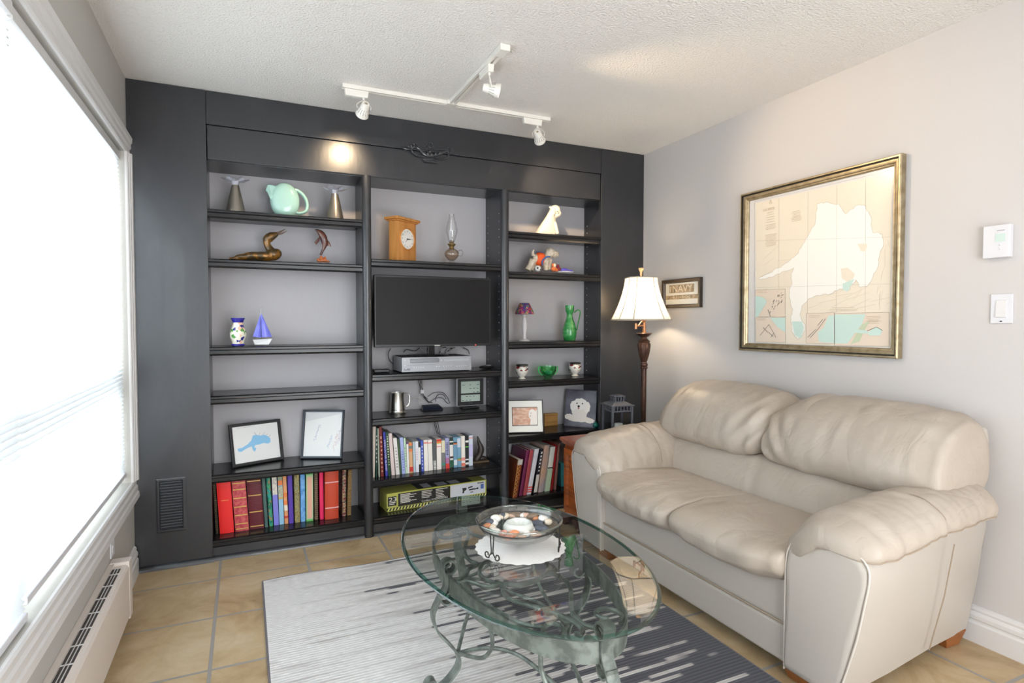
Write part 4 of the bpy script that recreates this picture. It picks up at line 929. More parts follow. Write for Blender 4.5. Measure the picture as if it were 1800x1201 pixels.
#@@ITEMS
# ================================================================== BOOKS
def cm(name, c, rough=.5, **k): return mat('cover_' + name, rgb(*c), rough, **k)
def book(name, cat, label, group, px, zs, Y, depth, cover, pages=None, deco=None, round_=0, over=.003):
    # px = (topL, topR, ytop, botL, botR): spine edges in the photo, at the plane y=Y
    tl, tr, yt, bl, br = px
    a0 = at(bl, 900, y=Y).x if False else None
    # find x for the bottom edge at shelf height: march along the image row
    def xz(pxx, z):
        lo, hi = 200., 1200.
        for _ in range(40):
            m_ = (lo + hi) / 2
            if at(pxx, m_, y=Y).z > z: lo = m_
            else: hi = m_
        return at(pxx, lo, y=Y).x
    zt = min(at((tl + tr) / 2, yt, y=Y).z, zs + (.314 if px[0] < 640 else .336 if px[0] < 860 else .376))
    xbl, xbr = xz(bl, zs), xz(br, zs); xtl, xtr = xz(tl, zt), xz(tr, zt)
    w_ = max(min((xbr - xbl), (xtr - xtl)), .006); cb, ct_ = (xbl + xbr) / 2, (xtl + xtr) / 2
    h_ = zt - zs; z0 = zs + .001
    root = thing(name, label, cat, (cb, Y + depth / 2, z0), group)
    def S(u, y, v_): # u -.5...5 across, v 0..1 up (sheared for a leaning book)
        return Vector((cb + (ct_ - cb) * v_ + u * w_, Y + y, z0 + (h_ - .001) * v_))
    def slab(b, u0, u1, y0, y1, v0, v1): b.hexa([S(u0, y0, v0), S(u1, y0, v0), S(u1, y1, v0), S(u0, y1, v0), S(u0, y0, v1), S(u1, y0, v1), S(u1, y1, v1), S(u0, y1, v1)])
    t_ = min(.0022 / w_, .18); e_ = .0025 / h_
    b = B()
    if pages is None:   # closed sleeve
        slab(b, -.5, .5, 0, depth, 0, 1); b.out('case', cover, root, bevel=.0006, seg=1)
    else:
        slab(b, -.5, -.5 + t_, .002, depth, 0, 1); slab(b, .5 - t_, .5, .002, depth, 0, 1)
        n_ = 6; pr = []
        for i in range(n_ + 1):
            a = PI * i / n_; pr.append((-.5 * math.cos(a), .003 - round_ * math.sin(a)))
        pr += [(.5, .005), (-.5, .005)]
        b.loft([[S(u, y, 0) for u, y in pr], [S(u, y, 1) for u, y in pr]]); b.out('cover', cover, root, ang=50)
        b = B(); slab(b, -.5 + t_ * 1.05, .5 - t_ * 1.05, .0055, depth - over, e_, 1 - e_ * 1.6); b.out('pages', pages, root, smooth=False)
    if deco: deco(root, S, w_, h_, -round_ - .0006)
    return root
def bands(m_, vs, t=.006, name='gilt_band', u=.46):
    def f(root, S, w_, h_, y):
        b = B()
        for v_ in vs:
            dv = t / h_ / 2; b.hexa([S(-u, y, v_ - dv), S(u, y, v_ - dv), S(u, .002, v_ - dv), S(-u, .002, v_ - dv), S(-u, y, v_ + dv), S(u, y, v_ + dv), S(u, .002, v_ + dv), S(-u, .002, v_ + dv)])
        b.out(name, m_, root, smooth=False)
    return f
def patches(lst, name='spine_panel'):
    # lst = [(v0, v1, material)]
    def f(root, S, w_, h_, y):
        for k_, (v0, v1, m_) in enumerate(lst):
            b = B(); u = .49 - .05 * k_ * (m_.name.startswith('cover_salmon')) * 3; y -= .0003; b.hexa([S(-u, y, v0), S(u, y, v0), S(u, .002, v0), S(-u, .002, v0), S(-u, y, v1), S(u, y, v1), S(u, .002, v1), S(-u, .002, v1)]); b.out(name, m_, root, smooth=False)
    return f
def title(m_, v0, v1, txt=None, frac=.5, n=7):
    def f(root, S, w_, h_, y):
        b = B(); y -= .0006
        if txt:
            O = S(frac / 2, y, v1); U = (S(0, y, v0) - S(0, y, v1)).normalized(); b.text(txt, S(-frac * .4, y, v1), U, X, (0, -1, 0), (v1 - v0) * h_, w_ * frac * .8, d=.0003)
        else:
            random.seed(int(v0 * 1000) + n); v_ = v0
            while v_ < v1:
                l_ = random.uniform(.25, .6) * (v1 - v0) / n; b.add([S(-frac / 2, y, v_), S(frac / 2, y, v_), S(frac / 2 * random.uniform(.6, 1), y, v_ + l_), S(-frac / 2 * random.uniform(.5, 1), y, v_ + l_)], [(0, 1, 2, 3)]); v_ += (v1 - v0) / n
        b.out('spine_title', m_, root, smooth=False)
    return f
def multi(*fs):
    def f(*a):
        for g_ in fs: g_(*a)
    return f
def coil(m_, n_=26, r=.008):
    def f(root, S, w_, h_, y):
        b = B()
        for i in range(n_):
            v_ = .03 + .94 * i / (n_ - 1); pts = [S(.42 * math.cos(a), .004 - .008 * math.sin(a), v_) for a in [PI * k / 6 for k in range(7)]]
            b.tube(pts, .0013, 5)
        b.out('spiral_binding', m_, root)
    return f
Wt = mat('title_white', rgb(236, 234, 228), .5); Gt = mat('title_gold', rgb(216, 176, 100), .4, .4); Kt = mat('title_black', rgb(36, 34, 40), .5); Rt = mat('title_red', rgb(206, 60, 48), .5); Ot = mat('title_orange', rgb(232, 132, 70), .5); Gr = mat('title_green', rgb(84, 160, 84), .5)
GL = 'albums and notebooks on the bottom left shelf'; ZL = .109
brt = mat('coil_brass', rgb(196, 160, 84), .35, .7)
floral = lambda nm, cs, sc_=(120, 120, 60): ramp_mat('cover_' + nm, [(i / len(cs), rgb(*c)) for i, c in enumerate(cs)], sc_, .4)
L = [
 ((374, 378.6, 850, 379.2, 384.4), .075, cm('black_album', (30, 26, 24)), coil(brt, 26), 0, 'photo_album', 'album', 'black album with brass spiral binding, first on the bottom left shelf'),
 ((380, 405, 845, 386.4, 412), .07, cm('bright_red', (236, 40, 40), .35), title(Ot, .62, .66, None, .6, 1), .003, 'binder', 'binder', 'bright red binder with a thin gold word on its spine'),
 ((406, 431.5, 842, 414, 438), .072, cm('rose_ornate', (178, 58, 72), .4, var=(rgb(206, 96, 96), (60, 60, 60), .4, .6)), bands(Gt, (.05, .145, .31, .47, .635, .8, .92), .005), .004, 'photo_album', 'album', 'rose red marbled album with seven gilt bands'),
 ((432, 459, 840, 439.5, 464.5), .075, cm('maroon', (104, 30, 42), .4, var=(rgb(84, 22, 34), (20, 20, 500), .4, .6)), bands(Gt, (.06, .34, .66, .94), .0045), .004, 'photo_album', 'album', 'dark maroon album with four gilt bands'),
 ((459.8, 465.6, 839, 465.8, 471.4), .08, cm('grey_green', (74, 102, 98)), None, .002, 'notebook', 'notebook', 'plain grey-green notebook beside the maroon album'),
 ((467.5, 474.5, 838, 473.8, 480.4), .085, floral('teal_floral', [(40, 150, 140), (20, 110, 90), (60, 160, 110), (160, 130, 90)]), None, .003, 'notebook', 'notebook', 'teal and green patterned notebook, tan at the foot'),
 ((476.5, 487, 837, 481.8, 490.5), .09, cm('periwinkle', (132, 132, 220), .4), patches([(.62, 1, cm('white_mottled', (226, 218, 204), .5, var=(rgb(190, 186, 182), (200, 200, 60), .45, .6)))]), .0, 'notebook', 'notebook', 'notebook with white upper and periwinkle lower spine'),
 ((488, 496, 836, 491, 500), .09, cm('sky_blue', (150, 196, 224), .4), patches([(.52, .56, cm('ochre', (196, 164, 96))), (.56, .78, cm('sage_script', (158, 164, 140), .5, var=(rgb(206, 200, 180), (100, 100, 100), .4, .6))), (.8, .9, Ot), (.9, 1, cm('sage', (150, 160, 130)))]), 0, 'notebook', 'notebook', 'notebook with sage script above and sky blue below'),
 ((496.8, 503, 835, 500.6, 507), .092, cm('peach', (226, 160, 110), .45), patches([(.55, .63, Ot), (.4, .47, Ot), (.27, .38, cm('cream_patch', (236, 220, 200))), (.12, .16, Rt)]), 0, 'notebook', 'notebook', 'narrow peach notebook with orange and cream patches'),
 ((504.8, 513.6, 834, 508.4, 516.4), .088, cm('violet', (92, 66, 170), .4), None, .003, 'notebook', 'notebook', 'plain violet notebook in the middle of the row'),
 ((516.6, 525.6, 832.4, 518.6, 527.8), .088, floral('olive', [(150, 136, 84), (176, 160, 96), (120, 104, 60), (140, 150, 130)], (300, 300, 200)), None, .004, 'notebook', 'notebook', 'speckled olive gold notebook'),
 ((527.6, 535.6, 831.4, 529, 537), .09, cm('cornflower', (88, 148, 214), .4, var=(rgb(126, 180, 232), (40, 40, 60), .4, .6)), None, .004, 'notebook', 'notebook', 'mottled cornflower blue notebook'),
 ((538, 550.2, 830, 538.4, 551), .082, cm('green_box', (112, 196, 104), .4), patches([(.04, .94, cm('pale_green', (176, 206, 160))), (.06, .90, cm('salmon_strip', (226, 172, 150)))]), 0, 'notebook', 'notebook', 'green-edged notebook with a salmon strip down its spine'),
 ((552.4, 558.4, 828.8, 553, 559.2), .085, cm('brown_coil', (84, 60, 44)), coil(mat('coil_cream', rgb(216, 196, 160), .4, .3), 24), 0, 'notebook', 'notebook', 'brown notebook with cream spiral beside the green-edged one'),
 ((561.2, 568, 828, 562, 570), .085, cm('hot_pink', (232, 44, 100), .4), None, .004, 'notebook', 'notebook', 'plain hot pink notebook beside the wide rust album'),
 ((571, 595, 826.6, 571.4, 595.2), .07, cm('rust', (196, 72, 46), .35), bands(mat('pink_cord', rgb(240, 190, 196), .5), (.235, .755), .005, 'cord', .5), .006, 'photo_album', 'album', 'wide rust red album tied with two pale pink cords'),
 ((601.8, 609, 823.4, 602, 608), .085, floral('ruby_floral', [(110, 30, 40), (200, 170, 120), (140, 60, 60), (90, 110, 90)], (260, 260, 160)), coil(mat('coil_pink', rgb(236, 210, 190), .4, .4), 16), 0, 'notebook', 'notebook', 'ruby and gold patterned notebook, second from the right end'),
 ((612, 619.4, 822.4, 610.2, 617), .09, cm('tan_coil', (150, 120, 76), .5, var=(rgb(110, 84, 50), (100, 100, 200), .4, .6)), coil(brt, 22), 0, 'notebook', 'notebook', 'tan spiral notebook, last in the row of the left bay')]
for px, Yb, cov, dec, rnd, nm, cat, lab in L:
    book(nm, cat, lab, GL, px, ZL, Yb, .17, cov, M_pages, dec, rnd)
GCn = 'books and video cases in the middle bay'; ZC = .3265
bl = lambda *c: cm('c%d_%d_%d' % c, c, .4)
Cn = [
 ((655.5, 661, 746.5, 653.6, 658.6), 'tall cream book, first in the middle row', bl(226, 214, 200), None, .20),
 ((660.6, 663.4, 752, 659.2, 664.4), 'thin dark green book after the tall cream one', bl(30, 70, 60), title(Wt, .3, .9), .19),
 ((663.4, 666, 753.6, 665, 668.6), 'thin pale sage book left of the brick red one', bl(176, 184, 166), None, .19),
 ((666.2, 671.4, 751, 669.2, 675.2), 'brick red book with cream spine lettering', bl(126, 40, 38), title(mat('title_tan', rgb(222, 188, 158), .5), .1, .85, None, .45, 9), .19),
 ((673.2, 677.6, 760, 677.8, 682), 'blue book titled VANCOUVER ISLAND', bl(64, 66, 170), title(Wt, .13, .84, 'VANCOUVER ISLAND', .8), .18),
 ((677.9, 682, 760, 682.8, 687.2), 'dark green book with pale block title', bl(34, 72, 50), title(mat('title_lime', rgb(206, 220, 170), .5), .25, .95, None, .6, 12), .18),
 ((682.4, 689.4, 762, 688.6, 694.6), 'pinkish white book leaning beside the dark green one', bl(226, 208, 204), None, .17),
 ((691, 697.4, 770.5, 696.2, 703), 'shorter white book leaning left', bl(232, 226, 222), title(mat('title_grey', rgb(170, 166, 160), .5), .2, .8), .17),
 ((698, 702, 772, 703.2, 706.4), 'slim moss green book leaning left', bl(66, 92, 64), None, .17),
 ((702.4, 709, 769.6, 707, 713), 'lavender blue book with pale top', bl(170, 182, 226), title(mat('title_blue', rgb(120, 130, 190), .5), .1, .6), .19),
 ((709.4, 713, 770.4, 713.2, 716.2), 'thin mint green book right of the lavender one', bl(196, 224, 196), title(Kt, .2, .7, None, .3), .19),
 ((713.8, 718.2, 777, 716.4, 720), 'narrow white book with a purple head', bl(238, 234, 230), patches([(.93, 1, bl(110, 70, 120))]), .16),
 ((718.4, 724.2, 778, 720.2, 727), 'orange and brown pictured book', bl(222, 176, 130), patches([(.05, .2, Rt), (.7, .78, Ot), (.8, .88, bl(110, 120, 110)), (.9, .97, Ot)]), .16),
 ((724.8, 729.6, 777, 727.2, 731), 'pale ice-blue narrow book', bl(186, 204, 216), None, .16),
 ((729.8, 735, 776.4, 731.4, 737), 'white book with faint pink writing', bl(232, 232, 238), title(mat('title_pink', rgb(222, 180, 186), .5), .4, .8), .16),
 ((735.2, 738.8, 777, 736.6, 740.4), 'white slim case with black head and foot', bl(234, 230, 226), patches([(.82, 1, Kt), (0, .25, Kt)]), .16),
 ((739.2, 744.2, 775.4, 740.8, 745.2), 'royal blue slim case', bl(70, 92, 188), title(Wt, .1, .9, None, .4), None),
 ((744.6, 751.4, 773.8, 745.6, 753), 'left one of the two plain white video cases', bl(240, 234, 226), patches([(.88, .94, mat('title_rose', rgb(226, 150, 140), .5))], 'red_mark'), None),
 ((751.8, 759.6, 773.4, 753.4, 761), 'right one of the two plain white video cases', bl(238, 232, 224), patches([(.88, .92, MC['title_rose'])], 'red_mark'), None),
 ((760, 767, 772.8, 761.6, 767.4), 'dark grey video case with white block lettering at the foot', bl(86, 88, 90), multi(patches([(.0, .32, bl(150, 150, 148))]), title(Wt, .03, .3, None, .7, 6)), None),
 ((767.4, 775.4, 771.6, 768, 776.4), 'white video case with red and orange top', bl(240, 232, 224), patches([(.92, .99, Rt), (.86, .92, Ot), (.84, .86, bl(220, 210, 110)), (.74, .76, Rt)]), None),
 ((775.8, 781.8, 772, 777, 783), 'grey video case with a cream title box and green foot', bl(120, 120, 120), patches([(.0, .12, bl(110, 104, 100)), (.12, .2, bl(60, 140, 116)), (.55, .95, bl(226, 218, 190))]), None),
 ((782, 789.6, 770.4, 783.6, 790.2), 'lavender video case with black title and red foot', bl(164, 166, 206), multi(patches([(.0, .17, Rt), (.18, .36, bl(176, 120, 160))]), title(Kt, .45, .88, None, .6, 9)), None),
 ((790, 796.4, 769, 791.2, 797.2), 'black, white and green striped video case', bl(228, 226, 222), patches([(.0, .03, Kt), (.03, .26, bl(44, 96, 70)), (.32, .38, bl(60, 36, 40)), (.76, 1, bl(34, 50, 46)), (.84, .88, Wt)]), None),
 ((796.8, 803, 768.8, 797.8, 804.2), 'left one of two steel blue video cases', bl(112, 156, 182), patches([(.76, .8, Ot), (.8, .84, Kt), (.08, .26, bl(204, 216, 226))]), None),
 ((803.2, 809.4, 768.4, 804.6, 811), 'right one of two steel blue video cases, with a red foot mark', bl(118, 160, 186), patches([(.22, .28, Ot), (.26, .3, bl(90, 150, 90)), (.66, .96, bl(206, 216, 228))]), None),
 ((810, 817.4, 767, 811.2, 818), 'white video case with a red emblem at the foot', bl(238, 230, 220), patches([(.02, .12, bl(222, 120, 96)), (.2, .3, MC['title_rose'])]), None),
 ((817.8, 823.8, 766, 818.2, 824), 'black video case with a bright green line', bl(40, 40, 44), patches([(.62, .65, bl(120, 210, 90)), (.78, .84, Wt), (.06, .12, Wt), (.2, .24, Wt)]), None),
 ((824.2, 831, 765.4, 824.4, 831.2), 'pale lavender blue video case at the right end', bl(206, 214, 226), patches([(.3, .7, bl(196, 190, 226)), (.9, .93, MC['title_rose'])]), None)]
for i, (px, lab, cov, dec, dp) in enumerate(Cn):
    book('book' if dp else 'video_case', 'book' if dp else 'video case', lab, GCn, px, ZC, .055 + .0012 * i, dp or .105, cov, M_pages if dp else None, dec, .002 if dp and i < 7 else 0)
GR = 'books and albums leaning on the bottom right shelf'; ZR = .109
def scrollwork(root, S, w_, h_, y):
    b = B()
    for k in range(4): b.tube(smooth_path([S(-.3 + .5 * ((j % 2) * .8), y - .001, .06 + .2 * k + .05 * j) for j in range(5)], 4), .0011, 5)
    b.tube([S(-.42, y - .001, v_ / 20) for v_ in range(21)], .0011, 5); b.out('gilt_scroll', Gt, root)
L = [((910.6, 919, 808, 901, 909.4), 'brown leather album with gilt scrolls and grey top band, first on the right bottom shelf', cm('brown_leather', (128, 62, 34), .35, var=(rgb(84, 38, 20), (14, 60, 60), .4, .7)), multi(scrollwork, patches([(.86, 1, cm('grey_band', (176, 172, 166)))], 'top_band')), 'photo_album', 'album'),
 ((925.6, 931, 792, 912.6, 917.6), 'plum purple book leaning right', cm('plum', (104, 32, 70), .4), None, 'book', 'book'),
 ((932, 938, 791.4, 919.8, 926), 'dusty rose book leaning right', cm('dusty_rose', (156, 66, 72), .4), None, 'book', 'book'),
 ((940, 948.4, 789.6, 926, 933.4), 'silver white book with a pink banded foot', cm('silver', (206, 206, 212), .3), patches([(.05, .07, Rt), (.1, .12, Rt), (.15, .17, Rt)], 'red_line'), 'book', 'book'),
 ((950.4, 955.4, 790, 937.8, 943), 'black book with bold white spine lettering', cm('ink_black', (36, 34, 44), .4), multi(title(Wt, .5, .9, None, .5, 5), patches([(.02, .42, cm('cream_low', (206, 200, 190)))])), 'book', 'book'),
 ((957.6, 966.6, 783, 945.2, 956), 'peach and grey book next to the black one', cm('peach_grey', (196, 160, 136), .4, var=(rgb(166, 156, 158), (6, 6, 9), .4, .6)), None, 'book', 'book'),
 ((968, 976.4, 786, 957.4, 966), 'white book with a pale green foot', cm('white_green', (226, 226, 216), .4), patches([(.0, .5, cm('mint', (186, 206, 176))), (.52, .54, Kt)]), 'book', 'book'),
 ((976.6, 979.8, 783, 967.8, 972), 'narrow scarlet red book leaning right', cm('scarlet', (170, 32, 34), .4), None, 'book', 'book'),
 ((981, 984.6, 780, 974, 978.4), 'thin mauve brown book, last of the leaning row', cm('mauve', (150, 106, 98), .4), None, 'book', 'book')]
for i, (px, lab, cov, dec, nm, cat) in enumerate(L):
    book(nm, cat, lab, GR, px, ZR, (-.0, .02, .02, .025, .035, .035, .04, .045, .045)[i], .21, cov, M_pages, dec, .002)
q = at(989, 852, y=.09); b = B().box(q.x - .014, q.x + .022, .09, .2, .1095, at(988, 815, y=.09).z)
tb = b.out('storage_tin', mat('teal_box', rgb(74, 156, 166), .4), bevel=.003); tag(tb, 'small teal box on the bottom right shelf beside the end table', 'box')

# ================================================================== SHELF THINGS
# -- left bay, top shelf: candlesticks + pitcher
M_cone = mat('brushed_champagne', rgb(150, 142, 132), .3, .75)
M_pet = mat('clear_petal', rgb(226, 226, 238), .15, trans=.5)
def candlestick(label, cx, yt, cb, Y):
    zs = 1.838; t = at(cx, yt, y=Y); h = t.z - zs; x_ = t.x
    th = thing('candlestick', label, 'candlestick', (x_, Y, zs), 'candlesticks on the top left shelf')
    B().lathe([(0, 0), (.048, 0), (.049, .004), (.046, .02), (.034, h * .45), (.02, h * .80), (.019, h * .83), (0, h * .83)], (x_, Y, zs), 32).out('cone_base', M_cone, th, ang=50)
    B().lathe([(0, h * .82), (.017, h * .82), (.018, h * .9), (.022, h * .95), (.02, h * .955), (.012, h * .9), (0, h * .9)], (x_, Y, zs), 24).out('neck', M_pet, th, ang=60)
    secs = []
    for r_, z_ in ((.02, h * .945), (.035, h * .965), (.052, h * .985), (.062, h), (.060, h * 1.005), (.05, h * .995), (.03, h * .975), (.018, h * .955)):
        secs.append([Vector((x_ + r_ * (1 + .16 * math.cos(6 * a) * (r_ / .06)) * math.cos(a), Y + r_ * (1 + .16 * math.cos(6 * a) * (r_ / .06)) * math.sin(a), zs + z_ + .006 * math.cos(6 * a) * (r_ / .06))) for a in [2 * PI * j / 48 for j in range(48)]])
    B().loft(secs, cap=False).out('petal_cup', M_pet, th, ang=80)
candlestick('champagne cone candlestick left of the mint pitcher', 413.5, 316, 0, .09)
candlestick('champagne cone candlestick right of the mint pitcher', 588.5, 332, 0, .09)
Y = .12; zs = 1.838; Q = crop(350, 200, 4.0023, Y)
M_mint = mat('mint_glaze', rgb(178, 218, 204), .18, coat=.5)
c_ = Q(603, 614); rr = (Q(706, 612).x - Q(500, 612).x) / 2
th = thing('pitcher', 'mint green round disc pitcher on the top left shelf', 'pitcher', (c_.x, Y, zs))
rz_ = c_.z - zs + .004
b = B(); secs = []
for i in range(15):
    a = -PI / 2 + PI * i / 14; y_ = .042 * math.sin(a); k = max(math.cos(a), .05) ** .55
    secs.append([Vector((c_.x + rr * 1.02 * k * math.cos(t_), Y + y_, max(c_.z + rz_ * 1.04 * k * math.sin(t_), zs + .0005))) for t_ in [2 * PI * j / 48 for j in range(48)]])
b.loft(secs)
b.loft([[Q(500, 600, Y + s_ * w_) for s_ in (-1, 1)] + [Q(560, 520, Y + s_ * w_) for s_ in (1, -1)] for w_ in (.03,)] + [[Q(478, 548, Y - .012), Q(478, 548, Y + .012), Q(512, 500, Y + .02), Q(512, 500, Y - .02)], [Q(466, 545, Y - .004), Q(466, 545, Y + .004), Q(482, 498, Y + .014), Q(482, 498, Y - .014)]])
b.loft([[Q(500, 560, Y - .025), Q(500, 560, Y + .025), Q(490, 500, Y + .015), Q(490, 500, Y - .015)], [Q(660, 560, Y - .03), Q(660, 560, Y + .03), Q(650, 518, Y + .02), Q(650, 518, Y - .02)]])
b.out('pitcher_body', M_mint, th, remesh=.0032)
b = B(); hp = smooth_path([Q(630, 530), Q(690, 540), Q(738, 580), Q(760, 635), Q(752, 685), Q(705, 702), Q(670, 690)], 6)
b.tube(hp, .0098, 10); 
for v_ in b.v: v_.y = Y + (v_.y - Y) * 1.5
b.out('handle', M_mint, th)
# -- left bay, second shelf: loon, dolphin
zs = 1.582; Y = .12; Q = crop(350, 200, 4.0023, Y); px1 = Q(101, 0).x - Q(100, 0).x
ln_ = thing('loon_carving', 'bronze brown carved loon with raised open bill on the second left shelf', 'figurine', (Q(450, 1000).x, Y, zs))
M_loon = mat('gilded_brown', rgb(92, 74, 48), .3, .35, var=(rgb(172, 118, 50), (22, 22, 22), .5, .62), coat=.4)
b = B()
for a, c2, rx, ry, rz in ((450, 1005, 105, .05, 40), (520, 992, 62, .045, 48), (400, 1002, 105, .042, 36), (340, 1010, 95, .034, 28), (280, 1020, 75, .02, 16), (545, 985, 42, .035, 42)):
    b.ell(Q(a, c2), (rx * px1, ry, rz * px1), None, 20, 12)
b.tube(smooth_path([Q(515, 985), Q(495, 950), Q(478, 920), Q(478, 885), Q(500, 860)], 5), [px1 * r_ for r_ in ([46, 44, 42, 38, 34, 32, 30, 29, 28, 27, 27, 28, 29, 30, 32, 34, 34, 34, 33, 32, 31])], 14)
b.tube([Q(486, 880), Q(512, 860), Q(552, 845)], [px1 * 38, px1 * 36, px1 * 17], 12)
for v_ in b.v: v_.z = max(v_.z, zs + .001)
b.out('loon_body', M_loon, ln_, remesh=.0035)
b = B().tube([Q(545, 842), Q(580, 826), Q(608, 810)], [px1 * 10, px1 * 7, px1 * 1.5], 8).tube([Q(545, 852), Q(585, 842), Q(620, 824)], [px1 * 9, px1 * 6, px1 * 1.5], 8)
b.out('bill', mat('loon_bill', rgb(96, 70, 52), .35), ln_); B().ell(Q(512, 855, Y - .019), (.003, .003, .003), None, 8, 6).out('eye', M_alb, ln_)
dp = thing('dolphin_carving', 'dark wood leaping dolphin on an orange wood base, second left shelf', 'figurine', (Q(870, 1000).x, Y, zs))
M_dol = mat('dark_rosewood', rgb(84, 48, 44), .25, coat=.5, var=(rgb(120, 78, 66), (20, 20, 20), .45, .65))
b = B().tube(smooth_path([Q(815, 815), Q(838, 826), Q(862, 850), Q(880, 890), Q(882, 930), Q(868, 965), Q(855, 995)], 4), [px1 * r_ for r_ in [5, 7, 9, 13, 17, 21, 24, 27, 29, 30, 31, 31, 30, 28, 26, 23, 20, 17, 14, 12, 11, 10, 10, 10, 10]], 14)
b.loft([[Q(890, 880, Y - .004), Q(890, 880, Y + .004), Q(882, 925, Y + .004), Q(882, 925, Y - .004)], [Q(918, 900, Y - .002), Q(918, 900, Y + .002), Q(912, 930, Y + .002), Q(912, 930, Y - .002)], [Q(932, 938, Y - .001), Q(932, 938, Y + .001), Q(928, 938, Y + .001), Q(928, 938, Y - .001)]])
b.loft([[Q(850, 860, Y - .02), Q(850, 860, Y - .012), Q(848, 895, Y - .012), Q(848, 895, Y - .02)], [Q(810, 905, Y - .028), Q(810, 905, Y - .024), Q(822, 925, Y - .024), Q(822, 925, Y - .028)]])
b.out('dolphin_body', M_dol, dp, remesh=.0024)
b = B()
for a, c2, rx, rz in ((850, 1038, 22, 12), (880, 1035, 34, 14), (905, 1040, 20, 10), (858, 1015, 14, 22), (835, 1030, 10, 18), (885, 1015, 12, 14)): b.ell(Q(a, c2), (px1 * rx, .018, px1 * rz), None, 14, 8)
for v_ in b.v: v_.z = max(v_.z, zs + .001)
b.out('wave_base', mat('orange_burl', rgb(196, 116, 70), .3, coat=.4), dp, remesh=.0024)
# -- left bay, third shelf: vase, sailboat
zs = 1.123; Y = .07; Q = crop(350, 450, 4.0023, Y); px1 = Q(101, 0).x - Q(100, 0).x
vx = Q(275, 600).x
m = ramp_mat('majolica_flowers', [(0, rgb(236, 232, 214)), (.32, rgb(96, 160, 80)), (.46, rgb(240, 234, 214)), (.62, rgb(236, 190, 160)), (.74, rgb(42, 44, 130)), (.84, rgb(238, 232, 216))], (70, 70, 60), .2, coat=.5)
M_cob = mat('cobalt_glaze', rgb(52, 48, 150), .2, coat=.5)
va = thing('painted_vase', 'small cobalt-rimmed vase painted with flowers beside the sailboat', 'vase', (vx, Y, zs)); hv = Q(275, 437).z - zs
B().lathe([(0, .012), (.030, .012), (.033, hv * .2), (.042, hv * .34), (.043, hv * .42), (.038, hv * .56), (.028, hv * .72), (.0255, hv * .84), (.0, hv * .84)], (vx, Y, zs), 36).out('vase_body', m, va, ang=60)
B().lathe([(0, 0), (.028, 0), (.034, .004), (.033, .010), (.0295, .013), (0, .013)], (vx, Y, zs), 36).out('foot_ring', M_cob, va, ang=60)
B().lathe([(.024, hv * .835), (.027, hv * .85), (.031, hv * .93), (.037, hv), (.034, hv), (.027, hv * .92), (.022, hv * .86)], (vx, Y, zs), 36).out('rim', M_cob, va, ang=60)
sb = thing('model_sailboat', 'little blue-sailed glass sailboat with white hull on the third left shelf', 'model boat', (Q(440, 600).x, Y, zs))
b = B(); hl = [(385, 622), (497, 622), (516, 578), (372, 578)]
b.loft([[Q(392, 624, Y - .012), Q(490, 624, Y - .012), Q(490, 624, Y + .012), Q(392, 624, Y + .012)], [Q(378, 590, Y - .02), Q(514, 582, Y - .004), Q(514, 582, Y + .004), Q(378, 590, Y + .02)]])
for v_ in b.v: v_.z = max(v_.z, zs + .001)
b.out('hull', mat('white_glass', rgb(226, 226, 226), .25), sb, smooth=False)
b = B()
def sail(b, pts, bulge, th=.0015):
    n_ = 8; top = Vector(pts[0]); vs = []; 
    for i in range(n_ + 1):
        u = i / n_; l_ = top.lerp(Vector(pts[1]), u); r_ = top.lerp(Vector(pts[2]), u)
        for j in range(7): v_ = l_.lerp(r_, j / 6); v_.y -= bulge * math.sin(PI * j / 6) * u; vs.append(v_)
    k = len(vs); vs2 = vs + [v_ + Vector((0, th, 0)) for v_ in vs]; fs = []
    for i in range(n_):
        for j in range(6): a = i * 7 + j; fs += [(a, a + 1, a + 8, a + 7), (k + a, k + a + 7, k + a + 8, k + a + 1)]
    b.add(vs2, fs)
M_sail = mat('blue_stained_glass', rgb(98, 104, 208), .25, var=(rgb(130, 134, 226), (30, 30, 10), .4, .65))
sail(b, [Q(436, 400, Y - .004), Q(440, 572, Y - .004), Q(513, 570, Y + .004)], .006); sail(b, [Q(432, 408, Y - .006), Q(378, 568, Y - .008), Q(436, 575, Y - .006)], .006); b.out('sail', M_sail, sb, ang=180)
b = B().tube([Q(437, 580), Q(436, 365)], .0016, 6).tube([Q(378, 570, Y - .008), Q(440, 575)], .0014, 6).tube([Q(440, 574), Q(514, 572)], .0014, 6).tube([Q(372, 578, Y), Q(516, 580, Y)], .0014, 6); b.ell(Q(436, 366), (.003, .003, .003), None, 8, 6)
b.out('mast_and_boom', M_pewter, sb)
